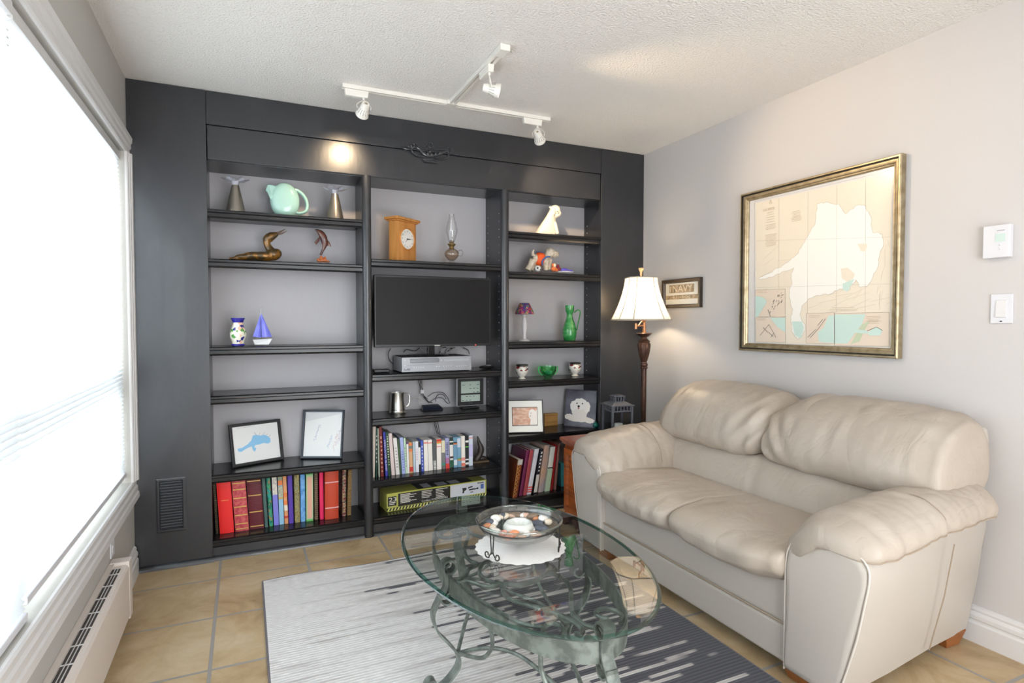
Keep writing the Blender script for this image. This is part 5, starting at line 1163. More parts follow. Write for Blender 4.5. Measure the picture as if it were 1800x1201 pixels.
# -- leaning picture frames
def leaning(name, label, cat, pa, pb, pt, zs, frw, fm, art, prof_d=.014, group=None, matm=None, matw=0):
    A_ = at(*pa, z=zs + .0008); B2 = at(*pb, z=zs + .0008); U = (B2 - A_).normalized(); Nn = Vector((U.y, -U.x, 0)).normalized()
    w_ = (B2 - A_).length
    # tilt back: find height so that the top-left corner meets pt with a 12 degree lean
    V = (Z * math.cos(R(12)) - Nn * math.sin(R(12))).normalized(); best = None
    for k in range(50, 600): 
        h_ = k / 1000; q = A_ + V * h_; o2 = Vector((CX, CY, CZ)); d_ = q - o2
        f = Vector((math.sin(YAW) * math.cos(PITCH), math.cos(YAW) * math.cos(PITCH), math.sin(PITCH))); r_ = Vector((math.cos(YAW), -math.sin(YAW), 0)); u_ = r_.cross(f)
        py_ = 600.5 - FPX * d_.dot(u_) / d_.dot(f); e_ = abs(py_ - pt[1])
        if best is None or e_ < best[0]: best = (e_, h_)
    h_ = best[1]; Nf = U.cross(V); Nf = Nf if Nf.dot(Nn) > 0 else -Nf
    th = thing(name, label, cat, tuple((A_ + B2) / 2), group); O = A_
    B().frame(O, U, V, Nf, w_, h_, [(0, 0), (0, prof_d), (frw * .2, prof_d + .002), (frw * .8, prof_d + .001), (frw, prof_d - .006), (frw, 0)]).out('picture_frame', fm, th, ang=25)
    B().prism([O + U * .002 + V * .002, O + U * (w_ - .002) + V * .002, O + U * (w_ - .002) + V * (h_ - .002), O + U * .002 + V * (h_ - .002)], Nf * .003).out('backing_board', M_mblack, th, smooth=False)
    k = h_ * .62; B().hexa([O + U * (w_ / 2 - .02) + V * .02 - Nf * .001, O + U * (w_ / 2 + .02) + V * .02 - Nf * .001, O + U * (w_ / 2 + .02) + V * .02 - Nf * .003, O + U * (w_ / 2 - .02) + V * .02 - Nf * .003,
              O + U * (w_ / 2 - .02) + V * k - Nf * .001, O + U * (w_ / 2 + .02) + V * k - Nf * .001, O + U * (w_ / 2 + .02) + V * k - Nf * .003, O + U * (w_ / 2 - .02) + V * k - Nf * .003]).out('easel_back', M_mblack, th, smooth=False)
    iw, ih = w_ - 2 * frw, h_ - 2 * frw
    def F(u, v_, d_=0): return O + U * (frw + u * iw) + V * (frw + v_ * ih) + Nf * (.006 + d_)
    art(th, F, iw, ih, U, V, Nf); return th
M_art = mat('drawing_paper', rgb(232, 232, 230), .5, coat=.6); M_bfr = mat('black_ribbed_frame', rgb(40, 40, 42), .35)
def artA(th, F, iw, ih, U, V, Nf):
    B().poly([F(-.02, -.02), F(1.02, -.02), F(1.02, 1.02), F(-.02, 1.02)]).out('paper', M_art, th, smooth=False)
    def Gp(a, c2): # pixels of the 1401x1201 crop -> 0..1 in the picture
        # corners: (243,213) (545,178) (565,405) (258,460)
        u = (a - 243) / 302 - (c2 - 213) * .0002; v_ = 1 - (c2 - (213 - 35 * u)) / (247 - 20 * u); return u - (1 - v_) * .035, v_
    whale = [(280, 355), (310, 348), (345, 325), (368, 300), (378, 268), (400, 262), (425, 268), (455, 262), (480, 272), (495, 285), (498, 308), (480, 320), (450, 316), (420, 326), (395, 330), (388, 345), (402, 352), (392, 374), (378, 362), (372, 338), (340, 352), (305, 375), (285, 374)]
    b = B().poly([F(*Gp(*q), .0012) for q in whale]); b.out('blue_whale_shape', mat('blue_crayon', rgb(140, 196, 232), .6, coat=.5), th, smooth=False)
    b = B()
    for q0, q1 in (((400, 262), (385, 245)), ((420, 266), (425, 248)), ((440, 264), (460, 244)), ((465, 266), (480, 252)), ((485, 275), (496, 262))): b.tube([F(*Gp(*q0), .002), F(*Gp(*q1), .002)], .0006, 4)
    b.tube([F(.1, .96, .001), F(.5, .97, .001)], .0004, 4); b.out('pencil_stroke', M_ink, th, smooth=False)
leaning('framed_drawing', 'black-framed drawing of a blue whale shape, fifth left shelf', 'picture', (408, 823), (498, 807.4), (401.7, 747.5), .451, .017, M_bfr, artA)
def artB(th, F, iw, ih, U, V, Nf):
    B().poly([F(-.02, -.02), F(1.02, -.02), F(1.02, 1.02), F(-.02, 1.02)]).out('paper', M_art, th, smooth=False)
    B().poly([F(0, .78, .001), F(1, .97, .001), F(1, 1, .001), F(0, 1, .001)]).out('paper_top_wedge', mat('paper_pale_grey', rgb(214, 216, 216), .5, coat=.5), th, smooth=False)  # wedge along the top, slightly greyer than the sheet
    random.seed(9)
    for nm, c2, pts in (('purple_scribble', (168, 150, 200), ((.28, .35), (.42, .72))), ('blue_scribble', (150, 180, 220), ((.66, .2), (.75, .45))), ('red_scribble', (222, 170, 160), ((.82, .12), (.9, .5))), ('violet_scribble', (190, 160, 200), ((.92, .3), (.97, .6)))):
        b = B(); (u0, v0), (u1, v1) = pts; l_ = []
        for k in range(22): s_ = k / 21; l_.append(F(u0 + (u1 - u0) * s_ + random.uniform(-.04, .04), v0 + (v1 - v0) * s_ + random.uniform(-.03, .03), .0016))
        b.tube(l_, .0006, 4).out(nm, cm(nm, c2, .6), th)
leaning('framed_drawing', 'black-framed upright drawing with faint purple and red scribbles', 'picture', (529.4, 806), (602, 806), (536, 721), .451, .013, mat('charcoal_ribbed_frame', rgb(62, 66, 74), .3, .3), artB)
# right bay photos
M_dogw = mat('photo_white_fur', rgb(232, 224, 216), .4)
def artC(th, F, iw, ih, U, V, Nf):
    B().poly([F(-.02, -.02), F(1.02, -.02), F(1.02, 1.02), F(-.02, 1.02)]).out('mat_board', mat('white_mat', rgb(222, 220, 210), .5, coat=.4), th, smooth=False)
    B().poly([F(.1, .2, .001), F(.86, .2, .001), F(.86, .80, .001), F(.1, .80, .001)]).out('mat_opening', M_mblack, th, smooth=False)
    B().poly([F(.115, .22, .0016), F(.845, .22, .0016), F(.845, .78, .0016), F(.115, .78, .0016)]).out('photo_print', mat('photo_tan', rgb(196, 140, 110), .35, var=(rgb(222, 186, 160), (30, 30, 60), .4, .65)), th, smooth=False)
    b = B(); b.poly([F(.70 + .11 * math.cos(a), .56 + .17 * math.sin(a), .0022) for a in [2 * PI * k / 20 for k in range(20)]]); b.poly([F(*q, .0021) for q in ((.62, .22), (.845, .22), (.845, .7), (.74, .62), (.66, .45))]); b.out('pale_dog_picture', M_dogw, th, smooth=False)
    b = B()
    for u, v_ in ((.66, .60), (.645, .51)): b.poly([F(u + .012 * math.cos(a), v_ + .016 * math.sin(a), .0028) for a in [2 * PI * k / 8 for k in range(8)]])
    b.out('eye_and_nose', M_mblack, th, smooth=False)
    b = B()
    for k in range(5): b.tube([F(.15, .68 - .09 * k, .0022), F(.5, .68 - .09 * k, .0022)], .0004, 4)
    b.out('print_lines', cm('faint_tan', (222, 180, 150)), th, smooth=False)
leaning('framed_photo', 'white-matted framed photo of a pale dog, leaning at the left of the right bay', 'picture', (893, 762), (955.5, 760.5), (892, 704), .5124, .006, M_alb, artC)
def artD(th, F, iw, ih, U, V, Nf):
    B().poly([F(-.02, -.02), F(1.02, -.02), F(1.02, 1.02), F(-.02, 1.02)]).out('photo_backdrop', mat('photo_slate', rgb(74, 72, 84), .3, var=(rgb(100, 96, 110), (12, 12, 12), .4, .65)), th, smooth=False)
    def Bl(b, u, v_, ru, rv, d_, n_=26, w_=.08): b.poly([F(u + ru * (1 + w_ * math.sin(7 * a)) * math.cos(a), v_ + rv * (1 + w_ * math.cos(9 * a)) * math.sin(a), d_) for a in [2 * PI * k / n_ for k in range(n_)]])
    b = B(); Bl(b, .48, .38, .26, .24, .001); Bl(b, .50, .20, .42, .08, .0013); Bl(b, .14, .25, .15, .08, .0016); Bl(b, .82, .17, .15, .07, .0018); b.out('white_dog_body', M_dogw, th, smooth=False)
    b = B(); Bl(b, .48, .62, .25, .16, .0024); Bl(b, .26, .56, .10, .14, .0026); Bl(b, .72, .54, .10, .15, .0026); b.out('white_dog_head', mat('photo_white_fur2', rgb(244, 238, 232), .4), th, smooth=False)
    b = B()
    for u, v_, r_ in ((.38, .635, .025), (.56, .635, .025), (.44, .555, .04)): b.poly([F(u + r_ * math.cos(a), v_ + r_ * .8 * math.sin(a), .0032) for a in [2 * PI * k / 10 for k in range(10)]])
    b.out('eyes_and_nose', M_mblack, th, smooth=False)
    b = B(); b.poly([F(.44 + .03 * math.cos(a), .50 + .025 * math.sin(a), .0033) for a in [2 * PI * k / 10 for k in range(10)]]); b.out('tongue', cm('photo_pink', (190, 120, 120)), th, smooth=False)
leaning('framed_photo', 'upright framed photo of a fluffy white dog on a slate backdrop', 'picture', (991.6, 748.5), (1046.5, 752.5), (992, 685), .5124, .003, M_alb, artD, .008)
q0, q1 = at(957.5, 749.5, z=.513), at(983, 748.5, z=.513)
wb = thing('wooden_box', 'small oak box between the two framed dog photos', 'box', (q0.x + .04, q0.y + .03, .5125)); zt_ = at(957, 728, y=q0.y).z
M_oakb = mat('light_oak', rgb(190, 146, 84), .45, var=(rgb(164, 118, 62), (6, 60, 60), .4, .7))
B().box(q0.x, q1.x, q0.y - .0, q0.y + .035, .519, zt_ - .012).out('box_body', M_oakb, wb, bevel=.001); B().box(q0.x - .003, q1.x + .003, q0.y - .003, q0.y + .038, zt_ - .011, zt_).out('box_lid', M_oakb, wb, bevel=.002); B().box(q0.x - .003, q1.x + .003, q0.y - .003, q0.y + .038, .513, .519).out('box_plinth', M_oakb, wb, bevel=.001)
q = at(1052, 755, y=.02)
tag(B().lathe([(0, 0), (.012, 0), (.02, .008), (.023, .02), (.019, .033), (.009, .039), (0, .04)], (2.735, .03, .5135), 20).out('glass_paperweight', mat('teal_glass', rgb(20, 140, 120), .08, trans=.6), ang=80), 'small teal glass paperweight beside the fluffy dog photo', 'paperweight')
# -- middle bay: clock
zs = 1.6185; Y = .10
q = at(708, 450, y=Y); th_ = R(36); cx_, cy_ = q.x + .0, Y
ck = thing('mantel_clock', 'light oak mantel clock turned to the right in the middle bay', 'clock', (cx_, cy_, zs)); U = Vector((math.cos(th_), math.sin(th_), 0)); V = Vector((-math.sin(th_), math.cos(th_), 0)); hh = at(710, 385, y=Y).z - zs
M_ok = mat('honey_oak', rgb(206, 144, 78), .4, var=(rgb(184, 120, 58), (40, 40, 5), .4, .7), coat=.2)
def CB(b, u0, u1, v0, v1, z0, z1): b.hexa([Vector((cx_, cy_, zs)) + U * u + V * v_ + Z * z_ for z_ in (z0, z1) for u, v_ in ((u0, v0), (u1, v0), (u1, v1), (u0, v1))])
b = B(); CB(b, -.085, .085, -.035, .035, 0.0005, hh - .022); b.out('case', M_ok, ck, bevel=.002)
b = B(); CB(b, -.108, .108, -.052, .052, hh - .016, hh); CB(b, -.098, .098, -.045, .045, hh - .024, hh - .016); b.out('top_board', M_ok, ck, bevel=.003)
fc = Vector((cx_, cy_, zs + hh * .52)) - V * .0355
def disc(b, r_, d_, n_=40): b.poly([fc - V * d_ + U * r_ * math.cos(2 * PI * k / n_) + Z * r_ * math.sin(2 * PI * k / n_) for k in range(n_)])
b = B(); secs = []
for r_, d_ in ((.068, 0), (.068, .003), (.063, .006), (.059, .002), (.059, 0)): secs.append([fc - V * d_ + U * r_ * math.cos(2 * PI * k / 40) + Z * r_ * math.sin(2 * PI * k / 40) for k in range(40)])
b.loft(secs, cap=False).out('bezel', M_ok, ck, ang=60)
b = B(); disc(b, .059, .001); b.out('dial', mat('clock_dial', rgb(240, 238, 232), .4), ck, smooth=False)
b = B()
for k in range(12):
    a = PI / 2 - 2 * PI * k / 12; tx = str(12 if k == 0 else k); c2 = fc + U * .047 * math.cos(a) + Z * (.047 * math.sin(a) - .005); b.text(tx, c2, U, Z, -V, None, .010, 'C', d=.0018)
b.out('numeral', Kt, ck, smooth=False)
b = B()
for a, l_, w_ in ((R(5), .04, .002), (R(228), .03, .0014), (R(-2), .026, .003)): 
    d_ = U * math.cos(a) + Z * math.sin(a); n2 = U * -math.sin(a) + Z * math.cos(a); b.hexa([fc - V * .003 + d_ * -.006 + n2 * w_, fc - V * .003 + d_ * -.006 - n2 * w_, fc - V * .003 + d_ * l_ - n2 * w_ * .3, fc - V * .003 + d_ * l_ + n2 * w_ * .3] + [fc - V * .0036 + d_ * -.006 + n2 * w_, fc - V * .0036 + d_ * -.006 - n2 * w_, fc - V * .0036 + d_ * l_ - n2 * w_ * .3, fc - V * .0036 + d_ * l_ + n2 * w_ * .3])
b.out('hand', Kt, ck, smooth=False)
# oil lamp
Y = .10; o_ = at(794, 440, y=Y); ox = o_.x; zz = lambda py: at(794, py, y=Y).z - zs
ol = thing('oil_lamp', 'small glass oil lamp with clear chimney beside the clock shelf edge', 'oil lamp', (ox, Y, zs)); ol['label'] = 'small glass oil lamp with clear chimney, right of the oak clock'
M_gls = mat('clear_lamp_glass', rgb(244, 244, 244), .03, trans=1, ior=1.45); M_ogl = glass_mat('chimney_glass', (.95, .95, .95, 1), .02, 2.6)
B().lathe([(.019, zz(426)), (.026, zz(418)), (.036, zz(409)), (.037, zz(404)), (.028, zz(392)), (.018, zz(384)), (.016, zz(377)), (.0175, zz(376.5))], (ox, Y, zs), 36).out('chimney', M_ogl, ol, ang=80)
B().lathe([(0, .0), (.032, .0), (.03, .006), (.014, .016), (.012, zz(457)), (0, zz(457))], (ox, Y, zs), 30).out('foot', M_ogl, ol, ang=80)
B().lathe([(0, zz(458)), (.02, zz(457.5)), (.043, zz(451)), (.047, zz(446)), (.04, zz(441)), (.02, zz(437)), (.012, zz(436)), (0, zz(436))], (ox, Y, zs), 36).out('oil_font', glass_mat('amber_oil_glass', (.80, .70, .60, 1), .03, 2.5), ol, ang=80)
B().lathe([(0, zz(438)), (.016, zz(438)), (.014, zz(434)), (.024, zz(431)), (.026, zz(429)), (.014, zz(428)), (.013, zz(424)), (.005, zz(422)), (0, zz(422))], (ox, Y, zs), 24).out('burner', mat('old_brass', rgb(150, 126, 84), .3, .8), ol, ang=50)
B().tube([Vector((ox + .058 + .016 * math.cos(a), Y, zs + zz(444) + .019 * math.sin(a))) for a in [2 * PI * k / 18 for k in range(18)]], .003, 6, True).out('finger_loop', glass_mat('loop_glass', (.85, .83, .8, 1), .05, 3), ol)
# tv
tv = thing('television', 'black flat-screen television on a stand in the middle bay', 'television', (1.57, .06, .98))
x0, x1, z0, z1 = 1.203, 1.942, 1.103, 1.531
B().box(x0, x1, .03, .062, z0, z1).out('tv_housing', M_alb, tv, bevel=.004)
B().box(x0 + .009, x1 - .012, .0285, .031, z0 + .016, z1 - .012).out('screen', mat('tv_screen', rgb(26, 25, 26), .4, spec=.2), tv, smooth=False)
b = B().box(x0 + .365, x0 + .4, .028, .0295, z0 + .0045, z0 + .009); b.out('badge', M_pewter, tv, smooth=False)
B().ell((x1 - .105, .0295, z0 + .006), (.004, .002, .003), None, 8, 6).out('standby_light', mat('red_led', rgb(230, 40, 30), .3, emit=((1, .08, .05, 1), 1.5)), tv)
B().box(1.53, 1.575, .045, .075, 1.055, 1.12).out('stand_neck', mat('gloss_black', rgb(24, 24, 28), .1), tv, bevel=.004)
B().lathe([(0, 0), (.13, 0), (.132, .004), (.12, .008), (.03, .012), (0, .012)], (1.545, .10, 1.046), 40).out('stand_foot', MC['gloss_black'], tv, ang=50)
# vcr
vc = thing('video_recorder', 'silver combination video and disc player under the television', 'video player', (1.58, .14, .95)); vz0, vz1 = .953, 1.045
vx0, vx1, vy0, vy1 = 1.358, 1.80, .005, .225
M_silv = mat('silver_plastic', rgb(146, 148, 152), .35, .35); M_dks = mat('dark_silver', rgb(110, 112, 116), .35, .3)
B().box(vx0, vx1, vy0, vy1, vz0, vz1 - .003).out('player_case', M_silv, vc, bevel=.003)
B().box(vx0 + .01, vx1 - .03, vy0 + .03, vy1, vz1 - .003, vz1 + .0005).out('black_top', M_mblack, vc, smooth=False)
B().frame((vx0 + .05, vy0 - .0005, vz0 + .054), X, Z, (0, -1, 0), .18, .026, [(0, 0), (0, .002), (.003, .002), (.004, .0), (.004, -.001)]).out('tape_door', M_dks, vc, smooth=False)
B().box(vx0 + .054, vx0 + .226, vy0 - .0012, vy0, vz0 + .058, vz0 + .076).out('tape_flap', mat('flap_grey', rgb(120, 122, 126), .3, .3), vc, smooth=False)
B().box(vx0 + .265, vx0 + .425, vy0 - .0016, vy0, vz0 + .06, vz0 + .072).out('disc_tray', mat('tray_grey', rgb(160, 162, 166), .3, .3), vc, smooth=False)
b = B()
for u, v_ in [(.02, .07), (.02, .055), (.02, .042), (.024, .02)] + [(.075 + .014 * k, .026) for k in range(5)] + [(.215, .03), (.23, .03)] + [(.26 + .016 * k, .03) for k in range(4)] + [(.345 + .015 * k, .028) for k in range(5)] + [(.245, .066)]: b.box(vx0 + u - .0035, vx0 + u + .0035, vy0 - .0022, vy0, vz0 + v_ - .0016, vz0 + v_ + .0016)
b.out('control_button', M_white, vc, smooth=False)
B().box(vx0 + .035, vx0 + .215, vy0 - .0008, vy0, vz0 + .040, vz0 + .0415).box(vx0 + .012, vx0 + .05, vy0 - .0012, vy0, vz0 + .010, vz0 + .022).out('socket_panel', M_dks, vc, smooth=False)
# small black things
a0 = at(656, 657, z=.950)
b = B().box(1.205, 1.30, .06, .12, .950, .972); tag(b.out('remote_control', M_alb, bevel=.006), 'black remote lying at the left end of the television shelf', 'remote control')
q = at(852, 648, z=.95)
mo = thing('desk_gadget', 'rounded black and silver gadget right of the silver player', 'gadget', (q.x, .09, .95))
B().ell((q.x, .09, .962), (.05, .032, .012), (R(0), 'Z'), 20, 10).out('gadget_body', M_alb, mo); B().ell((q.x + .012, .084, .970), (.022, .016, .007), None, 16, 8).out('silver_dial', M_silv, mo)
# middle bay z=.6886 shelf
zs = .6895; q = at(700, 727, z=zs); tx_, ty_ = q.x, q.y + .02
tk = thing('tankard', 'pewter tankard with curved handle in the middle bay', 'tankard', (tx_, ty_, zs)); ht = at(699, 690, y=ty_).z - zs
B().lathe([(0, 0), (.050, 0), (.051, .006), (.047, .012), (.045, .02), (.0455, .022), (.044, .03), (.0405, ht * .9), (.0415, ht * .93), (.042, ht), (.0395, ht), (.038, ht * .9), (.04, .04), (.0, .012)], (tx_, ty_, zs), 40).out('cup_body', M_pewter, tk, ang=40)
B().tube(smooth_path([Vector((tx_ + .038, ty_, zs + ht * .84)), Vector((tx_ + .055, ty_, zs + ht * .93)), Vector((tx_ + .074, ty_, zs + ht * .86)), Vector((tx_ + .078, ty_, zs + ht * .62)), Vector((tx_ + .07, ty_, zs + ht * .38)), Vector((tx_ + .054, ty_, zs + ht * .3)), Vector((tx_ + .042, ty_, zs + ht * .42))], 5), .0045, 8).out('handle', M_pewter, tk)
mx_, my_ = 1.60, .20
md = thing('modem', 'low black wedge modem with trailing cables in the middle bay', 'modem', (mx_, my_, zs))
B().hexa([(mx_ - .07, my_ - .035, zs + .0005), (mx_ + .07, my_ - .035, zs + .0005), (mx_ + .06, my_ + .045, zs + .0005), (mx_ - .06, my_ + .045, zs + .0005), (mx_ - .06, my_ - .02, zs + .018), (mx_ + .065, my_ - .02, zs + .014), (mx_ + .055, my_ + .04, zs + .03), (mx_ - .055, my_ + .04, zs + .03)]).out('modem_case', mat('navy_black_plastic', rgb(34, 38, 50), .3), md, bevel=.004)
M_cb = mat('black_cable', rgb(24, 24, 26), .5); M_cw = mat('grey_cable', rgb(190, 186, 180), .5)
Yc = .235; K_ = crop(630, 600, 3.5333, Yc)
def cable(nm, lab, lists, m_, r_=.0022):
    t = thing(nm, lab, 'cable', K_(*lists[0][-1]))
    for l in lists: B().tube(smooth_path([K_(*q) for q in l], 6), r_, 6).out('strand', m_, t)
cable('cable', 'bundle of black cables dropping behind the middle bay shelves to the modem', [[(370, 236), (385, 290), (395, 330), (425, 370), (440, 385)], [(380, 236), (392, 290), (405, 335), (435, 375), (460, 382)], [(392, 236), (398, 290), (402, 330), (430, 360)], [(430, 345), (470, 320), (520, 318), (550, 345), (568, 385)], [(440, 380), (480, 355), (520, 352), (545, 378), (560, 388)], [(480, 375), (482, 350), (500, 330), (530, 335), (545, 360)]], M_cb)
cable('cable', 'pale grey cable looping beside the modem', [[(402, 236), (395, 290), (380, 330), (372, 370), (385, 405), (410, 415)], [(325, 370), (350, 350), (380, 355), (405, 372)], [(412, 240), (404, 300)]], M_cw)
q = K_(396, 313, .228); tag(B().box(q.x - .011, q.x + .011, .222, .23, q.z - .011, q.z + .011).out('cable_tag', M_plast), 'small white tag clipped round the cable bundle', 'tag')
cable('cable', 'black and beige cables hanging behind the row of video cases', [[(478, 488), (485, 530), (500, 580)], [(490, 488), (498, 535), (508, 582)], [(470, 490), (476, 530), (490, 575)]], M_cb)
cable('cable', 'beige cable hanging behind the row of video cases', [[(456, 488), (446, 540), (438, 590)]], M_cw)
cable('cable', 'loops of cable under the television behind the silver player', [[(200, 45), (185, 80), (195, 120), (215, 140)], [(280, 70), (300, 52), (350, 60), (380, 42)], [(650, 40), (680, 55), (690, 80)], [(500, 75), (520, 45), (545, 40)], [(540, 75), (570, 50), (600, 40)]], M_cb, .0025)
cable('cable', 'clear grey cables under the middle of the television', [[(385, 42), (400, 60), (415, 72)], [(520, 42), (510, 60), (530, 74)], [(545, 74), (560, 45), (575, 62), (590, 42)]], M_cw, .003)
# weather station
q0, q1 = at(808, 716, z=.700), at(850, 714, z=.70); wy = .15; wx = at(827, 700, y=wy).x
ws = thing('weather_station', 'black and silver digital weather display with two grey screens', 'weather station', (wx, wy, zs)); zt_ = at(827, 664, y=wy).z; zb_ = at(827, 714, y=wy).z; ww = (at(851, 690, y=wy).x - at(802.5, 690, y=wy).x) / 2
B().box(wx - ww, wx + ww, wy, wy + .012, zb_, zt_).out('silver_surround', M_silv, ws, bevel=.005, seg=4)
B().box(wx - ww + .006, wx + ww - .006, wy - .0012, wy + .002, zb_ + .006, zt_ - .006).out('black_face', M_alb, ws, bevel=.001)
ml = mat('lcd_grey', rgb(168, 182, 172), .25)
hz = zt_ - zb_; B().box(wx - ww * .68, wx + ww * .68, wy - .0022, wy, zb_ + hz * .46, zt_ - hz * .13).out('upper_screen', ml, ws, smooth=False); B().box(wx - ww * .68, wx + ww * .68, wy - .0022, wy, zb_ + hz * .17, zb_ + hz * .4).out('lower_screen', ml, ws, smooth=False)
b = B(); random.seed(4)
for r_ in range(5):
    for c2 in range(5):
        if random.random() < .7: u = wx - ww * .6 + c2 * ww * .26; v_ = zb_ + hz * (.2 + .13 * r_ + (.02 if r_ > 1 else 0)); b.box(u, u + ww * random.uniform(.08, .2), wy - .0028, wy - .002, v_, v_ + .004)
b.box(wx - .012, wx + .012, wy - .0028, wy - .0008, zb_ + hz * .095, zb_ + hz * .11); b.out('display_segment', mat('lcd_dark', rgb(70, 84, 80), .4), ws, smooth=False)
B().box(wx - ww * .6, wx + ww * .6, wy - .012, wy + .05, zs + .0005, zs + .010).box(wx - ww * .5, wx + ww * .5, wy + .002, wy + .03, zs + .008, zb_ + .012).out('stand', M_alb, ws, bevel=.002)
# bookend right of the cases
q = at(852, 812, z=.327); be = thing('bookend', 'dark carved bookend right of the video cases', 'bookend', (q.x, q.y + .04, .3268))
bx_, by_ = 1.915, .16
B().box(bx_ - .055, bx_ + .055, by_ - .03, by_ + .03, .3268, .340).out('base', mat('dark_oak', rgb(92, 76, 56), .5), be, bevel=.002)
B().tube(smooth_path([(bx_ - .03, by_, .34), (bx_ + .0, by_, .38), (bx_ + .008, by_, .42), (bx_ - .006, by_, .46), (bx_ - .016, by_, .50)], 4), [.02, .022, .023, .022, .021, .022, .023, .023, .021, .018, .016, .014, .012, .011, .009, .006, .004], 10).ell((bx_ + .02, by_, .352), (.03, .018, .014)).out('carved_fish', mat('dark_carving', rgb(58, 50, 46), .4), be)
# toolbox carton
A_, B2 = at(680, 901, z=.110), at(855, 872.5, z=.110); U = (B2 - A_).normalized(); Nn = Vector((U.y, -U.x, 0)); Bk = -Nn; w_ = (B2 - A_).length; hh = at(680, 869, y=A_.y).z - .110; dd = .15
tb = thing('tool_carton', 'yellow and black printed power tool carton under the video cases', 'box', tuple((A_ + B2) / 2 + Bk * .07))
M_yel = mat('carton_lime_yellow', rgb(196, 196, 96), .5); M_ck = mat('carton_black', rgb(44, 42, 40), .45); M_cwh = mat('carton_white', rgb(214, 216, 222), .45)
A_.z = .1103; B().hexa([A_, A_ + U * w_, A_ + U * w_ + Bk * dd, A_ + Bk * dd, A_ + Z * hh, A_ + U * w_ + Z * hh, A_ + U * w_ + Bk * dd + Z * hh, A_ + Bk * dd + Z * hh]).out('carton', M_yel, tb, bevel=.001)
def FR(b, u0, u1, v0, v1, d_): b.poly([A_ + U * (u * w_) + Z * (v_ * hh) + Nn * d_ for u, v_ in ((u0, v0), (u1, v0), (u1, v1), (u0, v1))])
b = B(); FR(b, .105, .615, .22, .93, .0008); FR(b, .01, .09, .3, .82, .0008); b.out('black_panel', M_ck, tb, smooth=False)
b = B(); FR(b, .618, .985, .24, .95, .001); b.out('white_panel', M_cwh, tb, smooth=False)
b = B(); FR(b, 0.0, 1.0, .03, .2, .0008); b.out('hazard_band', M_ck, tb, smooth=False)
b = B()
for k in range(33):
    u = .004 + k * .0303; b.poly([A_ + U * (a * w_) + Z * (c2 * hh) + Nn * .0014 for a, c2 in ((u, .04), (u + .015, .04), (min(u + .027, 1), .19), (u + .012, .19))])
b.out('hazard_stripe', mat('stripe_pale_yellow', rgb(222, 222, 130), .5), tb, smooth=False)
b = B(); random.seed(8)
for c0, c1, n_ in ((.125, .28, 8), (.33, .46, 5), (.47, .60, 6)):
    for k in range(n_): FR(b, c0, c0 + (c1 - c0) * random.uniform(.5, 1), .84 - k * (.09 if n_ < 7 else .065), .84 - k * (.09 if n_ < 7 else .065) + .035, .0014)
b.text('CHARGER SCREWDRIVER' if False else '3.6', A_ + U * (.03 * w_) + Z * (hh * .56) + Nn * .0012, U, Z, Nn, .036, .02) if False else None
b.text('23', A_ + U * (.018 * w_) + Z * (hh * .55) + Nn * .0012, U, Z, Nn, .048, hh * .22); FR(b, .02, .08, .47, .51, .0014); FR(b, .02, .07, .38, .42, .0014)
b.text('18 PIECE CordlessTOOL KIT' if False else 'Cordless SCREWDRIVER', A_ + U * (.33 * w_) + Z * (hh * .27) + Nn * .0012, U, Z, Nn, .26 * w_, hh * .1)
for k in range(7): FR(b, .64, .66 + random.uniform(.02, .06), .78 - k * .07, .795 - k * .07, .0016)
b.out('white_print', mat('print_white', rgb(232, 230, 220), .5), tb, smooth=False)
b = B()
for u0, v0, pts in ((.74, .4, ((0, 0), (.02, 0), (.02, .1), (.045, .18), (.045, .3), (.0, .3), (.005, .12))), (.8, .62, ((0, 0), (.05, .06), (.05, .14), (.0, .08))), (.81, .5, ((0, 0), (.06, .02), (.06, .1), (0, .08))), (.87, .5, ((0, 0), (.02, .02), (.04, .0), (.04, .14), (.02, .08), (0, .06))), (.825, .36, ((0, 0), (.03, .01), (.03, .06), (0, .05))), (.9, .84, ((0, 0), (.07, 0), (.07, .05), (0, .05)))):
    b.poly([A_ + U * ((u0 + a) * w_) + Z * ((v0 + c2) * hh) + Nn * .0018 for a, c2 in pts])
b.out('tool_picture', M_ck, tb, smooth=False)
b = B(); FR(b, .935, .97, .5, .78, .0018); b.out('blue_mark', cm('mark_blue', (84, 110, 170)), tb, smooth=False)
def TP(b, u0, u1, d0, d1, e_): b.poly([A_ + U * (u * w_) + Bk * (d_ * dd) + Z * (hh + e_) for u, d_ in ((u0, d0), (u1, d0), (u1, d1), (u0, d1))])
b = B(); TP(b, .3, .86, .05, .95, .0008); b.out('top_print_dark', M_ck, tb, smooth=False)
b = B(); TP(b, .36, .44, .1, .7, .0014); TP(b, .5, .6, .1, .6, .0014); TP(b, .63, .73, .1, .6, .0014); b.out('top_print_white', M_cwh, tb, smooth=False)
